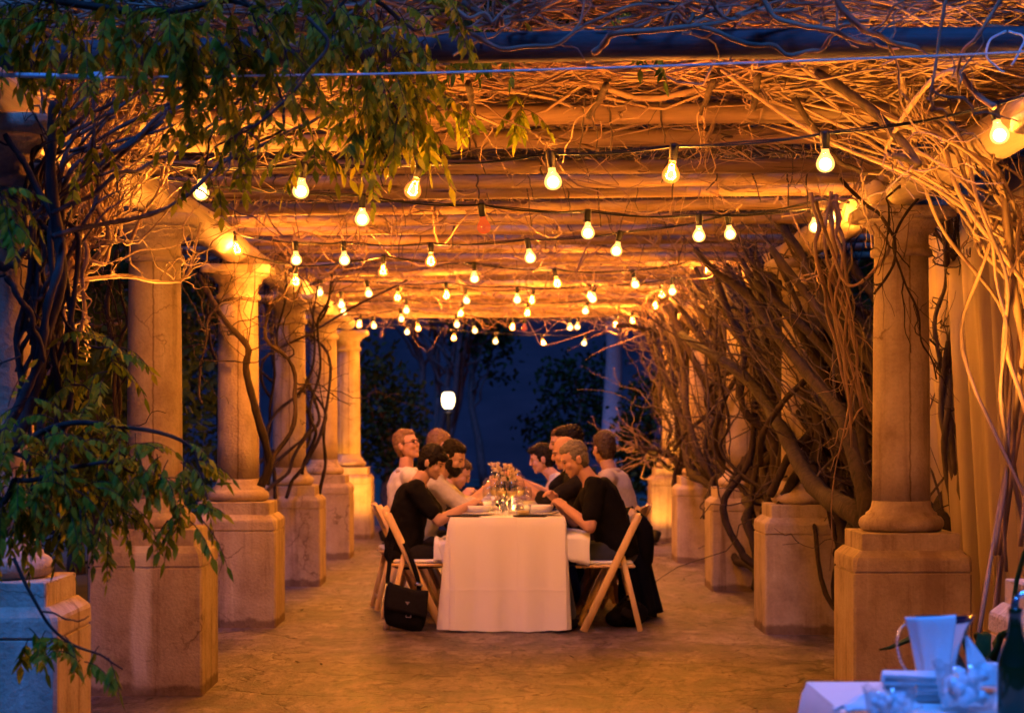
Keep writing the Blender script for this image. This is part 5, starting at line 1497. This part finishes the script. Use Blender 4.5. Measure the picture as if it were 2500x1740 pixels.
def bag():
    c = np.array([-.625, 13.16, .20])
    t = empty('messenger_bag', c, 'black shoulder bag with a small metal triangle, hanging off the nearest left chair', 'bag')
    # soft slouching body
    n = 28; rows = []
    for i, (z, w, d) in enumerate([(-.185, .10, .028), (-.175, .125, .045), (-.12, .145, .055), (-.02, .155, .055), (.06, .150, .048), (.105, .140, .036), (.12, .125, .02)]):
        th = np.linspace(0, 2 * PI, n, endpoint=False)
        e = .55
        x = w * np.sign(np.cos(th)) * np.abs(np.cos(th)) ** e; y = d * np.sign(np.sin(th)) * np.abs(np.sin(th)) ** e
        zz = z + .05 * (x / .15) * 0 + (.035 * (x / .15) ** 2 if z > .05 else 0) + .12 * x * 0 + (-.16 * x)
        rows.append(np.stack([x, y, zz], 1))
    v = np.concatenate(rows); f = [(i * n + j, i * n + (j + 1) % n, (i + 1) * n + (j + 1) % n, (i + 1) * n + j) for i in range(6) for j in range(n)]
    f.append(tuple(range(n - 1, -1, -1))); f.append(tuple(range(6 * n, 7 * n)))
    mb = MB(); mb.add(v, f); mb.build('bag_body', M['black'], t)
    mb = MB(); P = np.zeros((8, 14, 3))
    for i in range(8):
        for j in range(14):
            x = -.145 + .29 * j / 13; z = .13 - .19 * i / 7
            P[i, j] = (x, -.060 - .004 * math.sin(j) * (i / 7), z - .16 * x + .03 * (x / .15) ** 2 * (1 - i / 7))
    mb.grid(P); fo = mb.build('flap', M['dark'], t); so = fo.modifiers.new('thickness', 'SOLIDIFY'); so.thickness = .006
    mb = MB(); tri = [(-.017, .014), (.017, .014), (0, -.014)]
    v = [(x, y, z) for y in (-.0715, -.0675) for x, z in tri]
    mb.add(np.array(v), [(0, 1, 2), (5, 4, 3), (0, 3, 4, 1), (1, 4, 5, 2), (2, 5, 3, 0)]); e_ = mb.build('emblem', M['metal'], t, smooth=False); e_.location = (.005, 0, .02)
    mb = MB(); mb.box((.02, -.068, -.085), (.036, .006, .008), bev=.001); mb.box((.036, -.068, -.077), (.007, .006, .022), bev=.001); mb.box((.004, -.068, -.078), (.006, .006, .02), bev=.001); mb.build('buckle', M['metal'], t, smooth=False)
    mb = MB()
    pts = path([(.08, -.01, .12), (.075, 0, .17), (.03, .0, .30), (-.03, .04, .44), (-.09, .10, .54)], 24, .002)
    for a, b in zip(pts[:-1], pts[1:]): mb.bar(a, b + (b - a) * .05, .034, .005, up=(0, 1, 0.01), bev=.001)
    pts = path([(-.14, .0, .15), (-.145, .05, .28), (-.135, .09, .42), (-.10, .12, .54)], 20, .002)
    for a, b in zip(pts[:-1], pts[1:]): mb.bar(a, b + (b - a) * .05, .030, .005, up=(0, 1, 0.01), bev=.001)
    mb.build('strap', M['black'], t)
    mb = MB(); mb.box((.078, -.01, .165), (.05, .016, .03), rot=np.array(Matrix.Rotation(.3, 3, 'Y')), bev=.003); mb.build('strap_clip', M['metal'], t)
    return t
bg_ = bag(); bg_.scale = (.95, .9, .86); bg_.location.z = .172; bg_.rotation_euler = (0, .10, .12)
mb = MB(); mb.ell((0, 0, .09), (.125, .11, .092), nu=22, nv=14); mb.ell((-.08, .0, .06), (.09, .09, .06), nu=18, nv=10)
t = empty('backpack', (.88, 13.42, 0), 'small black bag on the floor under the nearest right chair', 'bag')
o = mb.build('bag_body', M['black'], t); remesh(o, .01, 3)
mb = MB(); mb.box((-.02, -.10, .10), (.09, .05, .06), rot=np.array(Matrix.Rotation(.5, 3, 'Y')), bev=.01); mb.build('pocket', M['dark'], t)
mb = MB(); mb.tube(path([(-.1, -.03, .12), (-.02, -.07, .21), (.08, -.05, .15)], 14, .004), .009, 6); mb.build('handle', M['dark'], t)

def cloth_patch(name, label, pts4, fold, mat, n=18, seed=1, parent=None, over=None):
    """soft cloth draped: bilinear patch of 4 corner points with sag function"""
    rgx = np.random.default_rng(seed)
    A_, B_, C_, D_ = [np.array(p, float) for p in pts4]
    P = np.zeros((n, n, 3))
    ph = rgx.uniform(0, 6, 4)
    for i in range(n):
        for j in range(n):
            u, v = i / (n - 1), j / (n - 1)
            p = A_ * (1 - u) * (1 - v) + B_ * u * (1 - v) + C_ * u * v + D_ * (1 - u) * v
            w = fold * (math.sin(u * 6 + v * 3 + ph[0]) + .6 * math.sin(v * 9 - u * 4 + ph[1]) + .4 * math.sin((u + v) * 13 + ph[2]))
            if over: p = p + np.array(over(u, v))
            P[i, j] = p + np.array([w * .6, w * .3, w])
    mb = MB(); mb.grid(P)
    o = mb.build(name, mat, parent)
    so = o.modifiers.new('thickness', 'SOLIDIFY'); so.thickness = .005
    return o
o = cloth_patch('napkin', '', [(.43, 0, 0), (.59, 0, 0), (.61, 0, 0), (.42, 0, 0)], .005, M['napkin'], over=lambda u, v: (0, 13.085 + (.05 if v > .45 else .0) + max(0, v - .45) * .7, .645 + .01 * math.sin(v * 9) - (0 if v > .45 else (.45 - v) / .45 * (.15 + .07 * u))))
tag(o, 'white napkin over the lap of the grey-haired man, hanging down the side', 'napkin')
o = cloth_patch('napkin', '', [(-.44, 0, 0), (-.355, 0, 0), (-.355, 0, 0), (-.44, 0, 0)], .008, M['napkin'], seed=4, over=lambda u, v: (0, 13.215 + (.04 if v > .45 else .0) + max(0, v - .45) * .5, .600 - (0 if v > .45 else (.45 - v) / .45 * .15)))
tag(o, 'white napkin bunched on the lap of the woman in black', 'napkin')

# ------------------------------------------------------------------ tableware
def bowl(c, label):
    t = empty('soup_bowl', c, label, 'bowl', 'white bowls on the dining table')
    mb = MB(); mb.lathe([(.04, .018), (.085, .022), (.10, .045), (.104, .066), (.102, .068), (.096, .048), (.08, .030), (.001, .027)], 28); mb.build('bowl_body', M['porcelain'], t)
    mb = MB(); mb.lathe([(.08, 0.004), (.125, .010), (.142, .018), (.140, .020), (.12, .014), (.001, .011)], 28); mb.build('saucer', M['porcelain'], t)
    return t
def glass(c, label, kind='wine'):
    t = empty('wine_glass' if kind == 'wine' else 'water_goblet', c, label, 'glass', 'glasses on the dining table')
    h = .235 if kind == 'wine' else .185
    mb = MB(); mb.lathe([(.034, 0.001), (.032, .004), (.006, .010), (.004, .03), (.004, h * .45), (.010, h * .48), (.030, h * .56), (.036, h * .68), (.034, h * .85), (.029, h), (.0275, h), (.032, h * .85), (.034, h * .68), (.028, h * .57), (.001, h * .5)], 18, cap=False)
    mb.build('glass_body', M['glass'], t)
    mb = MB(); mb.lathe([(.001, h * .51), (.027, h * .575), (.033, h * .66), (.033, h * .70), (.001, h * .70)], 16, cap=False); mb.build('drink', M['wine'] if kind == 'wine' else M['glass'], t)
    return t
M['candle'] = simple('candle_wax', (.80, .68, .48), (.76, .62, .42), .6)
M['flame'] = emit_mat('candle_flame', (1.0, .55, .14), 18.0)
M['petal'] = leaf_mat('pale_petal', (.62, .48, .34), (.72, .58, .44), (.75, .68, .55))
def votive(c, label, lit=True):
    t = empty('votive_candle', c, label, 'candle', 'candles on the dining table')
    mb = MB(); mb.lathe([(.030, 0), (.033, .005), (.036, .07), (.034, .07), (.031, .012), (.001, .010)], 18, cap=False); mb.build('holder', M['glass'], t)
    mb = MB(); mb.lathe([(.001, .011), (.028, .011), (.028, .035), (.001, .036)], 16, cap=False); mb.build('wax', M['candle'], t)
    mb = MB(); mb.lathe([(.001, .038), (.006, .044), (.0065, .052), (.003, .066), (.0005, .074)], 10, cap=False); mb.build('flame', M['flame'], t)
    ld = bpy.data.lights.new('candle_light', 'POINT'); ld.energy = .7; ld.color = (1, .42, .09); ld.shadow_soft_size = .012
    lo = bpy.data.objects.new('candle_light', ld); COL.objects.link(lo); lo.parent = t; lo.location = (0, 0, .085)
    return t
def posy(c, label, n, seed, h=.16, spread=.07):
    rgx = np.random.default_rng(seed)
    t = empty('flower_vase', c, label, 'flowers', 'flowers on the dining table')
    mb = MB(); mb.lathe([(.028, 0), (.036, .01), (.038, .05), (.030, .09), (.032, .10), (.030, .10), (.027, .09), (.034, .05), (.001, .008)], 18, cap=False); mb.build('vase', M['glass'], t)
    st, fl, lf = MB(), MB(), MB()
    for i in range(n):
        a = rgx.uniform(0, 6.28); r = spread * rgx.random() ** .5
        e = np.array([r * math.cos(a), r * math.sin(a), h * rgx.uniform(.7, 1.1)])
        st.tube(path([(0, 0, .02), e * [.4, .4, .6], e], 8, .003, rgx), .0018, 4)
        fl = MB()
        for q in range(10):
            d = nrm(rgx.normal(0, 1, 3) + [0, 0, .8]); nn = rgx.normal(0, 1, 3); nn -= d * (nn @ d); nn = nrm(nn)
            leaf_quads(fl, e, d, nn, .024, .018)
        fl.build('bloom', M['petal'], t)
        if i % 2 == 0:
            d = nrm(np.array([math.cos(a + 1), math.sin(a + 1), .4])); nn = nrm(np.cross(d, [0.3, .2, .1]))
            leaf_quads(lf, e * [.5, .5, .7], d, nn, .07, .02)
    st.build('stem', M['leafdark'], t); lf.build('leaf', M['leafdark'], t)
Z = TZ + .001
names_l = ['the woman in black', 'the bearded man', 'the man bent low', 'the sandy-haired diner']
names_r = ['the grey-haired man', 'the bald man', 'the dark-haired diner', 'the brown-haired diner', 'the young man in profile']
b0 = g0 = h0 = None
for side, nm_, ys in ((-1, names_l, [13.42, 14.1, 14.8, 15.5]), (1, names_r, [13.40, 14.05, 14.7, 15.3, 15.95])):
    for w, y in zip(nm_, ys):
        x = .05 + side * .21
        lab = 'white bowl on a saucer before ' + w
        if b0 is None: b0 = bowl((x, y, Z), lab)
        else: dup(b0, (x, y, Z), None, lab)
        gx = .05 + side * .085
        lab = 'wine glass of pale wine near the bowl of ' + w
        if g0 is None: g0 = glass((gx, y + .10, Z), lab)
        else: dup(g0, (gx, y + .10 + rng.normal(0, .03), Z), None, lab)
        dup(g0, (gx - side * .055 + rng.normal(0, .012), y - .06 + rng.normal(0, .02), Z), None, 'second, inner wine glass near the bowl of ' + w)
        lab = 'water goblet near the bowl of ' + w
        if h0 is None: h0 = glass((gx + side * .05, y + .24, Z), lab, 'water')
        else: dup(h0, (gx + side * .05 + rng.normal(0, .012), y + .24, Z), None, lab)
        mbk = MB(); mbk.bar((x - .16 * side * 0 - .13, y - .13, Z + .006), (x - .13, y + .06, Z + .006), .012, .003, bev=.001)
        tag(mbk.build('table_knife', M['metal']), 'steel table knife beside the bowl of ' + w, 'knife', 'cutlery on the dining table')
for i, (x, y, lab) in enumerate([(-.24, 13.165, 'small dark tray at the table edge before the woman in black'), (.20, 13.16, 'small dark tray at the table edge before the grey-haired man')]):
    mb = MB(); mb.add(*square_rings([(0, .07, .02), (.006, .085, .02), (.010, .085, .02), (.006, .075, .02)])); o = mb.build('tray', M['darkmetal'], smooth=False); o.location = (x, y, Z); o.scale = (1.35, .45, 1)
    tag(o, lab, 'tray')
vt = votive((.09, 13.34, Z), 'nearest lit votive candle in a glass, beside the green-leaved vase')
dup(vt, (-.02, 13.95, Z), None, 'lit votive candle in mid table between the bearded and the bald man')
dup(vt, (.05, 14.9, Z), None, 'lit votive candle farther down the table near the man bent low')
posy((.02, 13.32, Z), 'small vase with green leaves and yellow blooms at the near end of the table', 5, 1, .12, .05)
posy((.05, 13.80, Z), 'tall vase of peach flowers in the middle of the table', 22, 2, .30, .08)
posy((.0, 14.6, Z), 'vase of pale flowers farther down the table', 16, 3, .30, .09)
posy((.05, 15.6, Z), 'farthest vase of pale flowers on the table', 10, 4, .2, .08)
mb = MB(); mb.lathe([(.042, 0), (.047, .004), (.054, .075), (.052, .075), (.045, .010), (.001, .008)], 22, cap=False)
t = empty('tumbler', (.155, 13.24, Z), 'short tumbler of yellow drink at the near end of the table', 'glass')
mb.build('glass_body', M['glass'], t); mb = MB(); mb.lathe([(.001, .010), (.043, .011), (.046, .04), (.001, .04)], 18, cap=False); mb.build('drink', M['wine'], t)

# ------------------------------------------------------------------ serving table in the foreground
SX0, SX1, SY0, SY1 = .765, 2.3, 4.0, 4.92
t = empty('serving_table', (1.5, 4.45, 0), 'serving table under a white cloth in the lower right corner', 'table')
mb = MB(); mb.box((0.03, .01, .728), (SX1 - SX0 - .03, SY1 - SY0 - .03, .03), bev=.004); mb.build('tabletop', M['chairwood'], t)
for sx in (-.7, .72):
    for sy in (-.4, .42):
        mb = MB(); mb.tube([(sx, sy, 0), (sx, sy, .714)], .015, 8); mb.build('leg', M['darkmetal'], t)
tablecloth('tablecloth', SX0, SX1, SY0, SY1, .75, .735, 'white cloth on the serving table in the lower right corner, blue in the dusk', M['cloth'], flare=.14, seed=9, wl=.5, amp=.012, step=.03)
ZS = .751
def S_(px, d): return float((px - 1121) * d / F)
# pitcher
pc = (S_(2105, 4.72), 4.72, ZS)
t = empty('water_pitcher', pc, 'flared steel water pitcher with a white napkin over it', 'pitcher', rz=0)
prof = [(.036, 0), (.040, .004), (.040, .04), (.043, .08), (.050, .115), (.060, .150), (.070, .178)]
def pr(z): return float(np.interp(z, [p[1] for p in prof], [p[0] for p in prof]))
n = 40; th = np.linspace(0, 2 * PI, n, endpoint=False); v = []
zz = [0, .004, .02, .04, .06, .08, .1, .115, .13, .15, .165, .178]
for z in zz:
    for q in th:
        spt = max(0, math.cos(q)) ** 10 * .018 * (z / .178) ** 4
        r = pr(z) + spt; v.append((r * math.cos(q), r * math.sin(q), z + spt * .4))
k = len(zz)
for z in zz[::-1]:
    for q in th:
        spt = max(0, math.cos(q)) ** 10 * .018 * (z / .178) ** 4
        r = pr(z) - .003 + spt; v.append((r * math.cos(q), r * math.sin(q), max(z, .006) + spt * .4))
f = [(i * n + j, i * n + (j + 1) % n, (i + 1) * n + (j + 1) % n, (i + 1) * n + j) for i in range(2 * k - 1) for j in range(n)]
f.append(tuple(range(n - 1, -1, -1))); f.append(tuple(range((2 * k - 1) * n, 2 * k * n)))
mb = MB(); mb.add(np.array(v), f); mb.build('pitcher_body', M['metal'], t)
mb = MB(); hp_ = path([(-.064, 0, .165), (-.088, 0, .158), (-.100, 0, .125), (-.090, 0, .075), (-.062, 0, .035), (-.040, 0, .025)], 26, 0)
for a, b in zip(hp_[:-1], hp_[1:]): mb.bar(a, b + (b - a) * .08, .014, .004, up=(0.3, 0, 1) if abs((b - a)[2]) < abs((b - a)[0]) else (1, 0, .2), bev=.001)
mb.build('handle', M['metal'], t)
# napkin wrapped round the front of the pitcher, pointed lower corner, a tail out to the right
n, m = 30, 20; P = np.zeros((m, n, 3))
for i in range(m):
    t_ = i / (m - 1)
    for j in range(n):
        u = j / (n - 1)
        q = PI * (.98 + .62 * u)                        # from the left, round the front
        low = .010 + .075 * abs(u - .62) ** 1.2 + .004 * math.sin(u * 9)
        z = (.180 + .013 * u) * (1 - t_) + low * t_
        r = pr(max(0, z)) + .007 + .007 * math.sin(u * 7 + t_ * 3) * t_ + .002 * math.sin(u * 19 + t_ * 2)
        P[i, j] = (r * math.cos(q), r * math.sin(q), z)
mb = MB(); mb.grid(P)
P2 = np.zeros((14, 8, 3))
for i in range(14):
    t_ = i / 13
    for j in range(8):
        u = j / 7
        a = np.array([.060, -.012, .135]) * (1 - t_) + np.array([.075, .005, .012]) * t_
        b = np.array([.064, -.004, .138]) * (1 - t_) + np.array([.145, .018, .040]) * t_
        P2[i, j] = a * (1 - u) + b * u + np.array([0, .006 * math.sin(u * 6 + t_ * 4), 0])
mb.grid(P2)
no = mb.build('napkin', M['napkin']); no.location = pc
so = no.modifiers.new('thickness', 'SOLIDIFY'); so.thickness = .0025
tag(no, 'white napkin draped round the steel pitcher on the serving table', 'napkin')
# stack of folded napkins
def folded(c, w, d, h, rz, seed):
    rgx = np.random.default_rng(seed); mb = MB()
    n = 14; layers = 3
    for l in range(layers):
        prof_ = []
        hh = h / layers; z0 = l * hh
        for q in np.linspace(-PI / 2, PI / 2, 7): prof_.append((-w / 2 - hh * .5 * math.cos(q) + rgx.normal(0, .001), z0 + hh * .5 + hh * .48 * math.sin(q)))
        prof_ += [(w / 2 + rgx.normal(0, .004), z0 + hh * .98), (w / 2 + rgx.normal(0, .004), z0 + hh * .04)]
        P = np.zeros((len(prof_), n, 3))
        for j in range(n):
            y = -d / 2 + d * j / (n - 1)
            for i, (x, z) in enumerate(prof_): P[i, j] = (x + .003 * math.sin(j + l), y, z + .002 * math.sin(j * .7 + x * 30 + seed))
        mb.grid(P)
    o = mb.build('folded_napkin', M['napkin']); so = o.modifiers.new('thickness', 'SOLIDIFY'); so.thickness = .002
    o.location = c; o.rotation_euler = (0, 0, rz); return o
sx_, sy_ = S_(2055, 4.6), 4.60
wh = ['topmost napkin of the folded pile beside the pitcher', 'second napkin down in the folded pile beside the pitcher', 'third napkin down in the folded pile beside the pitcher', 'bottom napkin of the folded pile beside the pitcher']
for i in range(4):
    tag(folded((sx_ + rng.normal(0, .004), sy_ + rng.normal(0, .004), ZS + .015 * i), .13, .10, .0145, -.25 + rng.normal(0, .08), i), 'white folded ' + wh[3 - i], 'napkin', 'folded napkins on the serving table')
# glass bowls of ice
def ice_bowl(c, label, s_=1.0, seed=1):
    rgx = np.random.default_rng(seed)
    t = empty('ice_bowl', c, label, 'bowl')
    n = 36; th = np.linspace(0, 2 * PI, n, endpoint=False); v = []
    pf = [(.045, 0), (.055, .006), (.066, .05), (.072, .085), (.078, .105), (.074, .104), (.068, .085), (.062, .05), (.05, .01)]
    for i, (r, z) in enumerate(pf):
        for q in th:
            sc = .008 * math.cos(q * 8) if 3 <= i <= 6 else 0
            v.append((s_ * (r + .002 * math.cos(q * 8)) * math.cos(q), s_ * (r + .002 * math.cos(q * 8)) * math.sin(q), s_ * (z + sc * (z / .1))))
    f = [(i * n + j, i * n + (j + 1) % n, (i + 1) * n + (j + 1) % n, (i + 1) * n + j) for i in range(len(pf) - 1) for j in range(n)]
    mb = MB(); mb.add(np.array(v), f); mb.build('bowl_body', M['glass'], t)
    mb = MB()
    for q in range(34):
        a = rgx.uniform(0, 6.28); r = .045 * rgx.random() ** .5 * s_; z = rgx.uniform(.015, .085) * s_
        rot = np.array(Matrix.Rotation(rgx.uniform(0, 3), 3, 'X') @ Matrix.Rotation(rgx.uniform(0, 3), 3, 'Z'))
        mb.box((r * math.cos(a), r * math.sin(a), z), (.024 * s_, .022 * s_, .022 * s_), rot=rot, bev=.004)
    mb.build('ice', M['ice'], t)
M['ice'] = simple('ice', (.80, .86, .9), (.7, .76, .8), .12, 30, spec=.6)
ice_bowl((S_(2170, 4.42), 4.42, ZS), 'scalloped glass bowl of ice in front of the pitcher', 1.0, 1)
ice_bowl((S_(1995, 4.22), 4.22, ZS), 'glass bowl cut by the bottom picture edge, left of the ice bowl', .75, 2)
# crumpled napkins lying at the front
for i, (px, d, rz_, lab) in enumerate([(1960, 4.36, .3, 'crumpled white napkin lying at the front of the serving table'), (2235, 4.72, -.4, 'white napkin standing in a peak right of the pitcher')]):
    o = cloth_patch('napkin', '', [(-.08, -.06, .006), (.09, -.05, .006), (.08, .06, .008), (-.07, .06, .008)], .006, M['napkin'], seed=20 + i, over=lambda u, v, i=i: (0, 0, (.03 if i == 0 else .05) * math.sin(PI * u) * math.sin(PI * v) + .008))
    o.location = (S_(px, d), d, ZS); o.rotation_euler = (0, 0, rz_); tag(o, lab, 'napkin')
# wine bottle with pourer
bc = (S_(2277, 4.35), 4.35, ZS)
t = empty('wine_bottle', bc, 'dark green wine bottle with a metal pourer at the right edge of the serving table', 'bottle')
mb = MB(); mb.lathe([(.030, .003), (.037, 0), (.0385, .006), (.0385, .105), (.037, .122), (.030, .145), (.021, .165), (.0155, .182), (.0140, .20), (.0138, .222), (.0155, .224), (.0155, .236), (.0135, .237)], 30); mb.build('bottle_body', simple('dark_green_glass', (.012, .022, .004), (.008, .016, .003), .08, 4, spec=.6), t)
mb = MB(); mb.tube(path([(0, 0, .232), (0, 0, .25), (.006, 0, .262), (.022, 0, .27), (.05, 0, .272)], 16, 0), [.009] * 6 + [.0065] * 10, 10); mb.build('pourer', M['metal'], t)

# dark pointed-leaf plants behind the serving table
def blade_plant(c, label, leaves, seed):
    t = empty('agave_plant', c, label, 'plant')
    mb = MB(); rgx = np.random.default_rng(seed)
    for (dx, dy, dz, w) in leaves:
        e = np.array([dx, dy, dz]); m_ = np.array([dx * .35, dy * .5, dz * .93 + .03])
        pts = path([(0, 0, 0), m_, e], 14, .006, rgx)
        for k in range(13):
            pass
        ww = w * np.sin(np.linspace(.25, PI, 14)) ** .8
        tt = np.gradient(pts, axis=0); tt /= np.linalg.norm(tt, axis=1)[:, None]
        sd = np.cross(tt, [0, 0, 1.0]); sd /= np.linalg.norm(sd, axis=1)[:, None] + 1e-9; upv = np.cross(sd, tt)
        P = np.stack([pts + sd * ww[:, None] + upv * ww[:, None] * .35, pts - upv * .003, pts - sd * ww[:, None] + upv * ww[:, None] * .35], 1)
        mb.grid(P)
    o = mb.build('leaf', M['leafdark'], t); so = o.modifiers.new('thickness', 'SOLIDIFY'); so.thickness = .004
    return t
c = at(2215, 1560, 6.15)
blade_plant((c[0], c[1], 0), 'dark plant with long pointed leaves behind the serving table', [(-.34, -.02, .69, .035), (.10, -.05, .70, .05), (.0, .15, .70, .025), (-.15, .1, .70, .03), (.27, -.1, .98, .016)], 3)
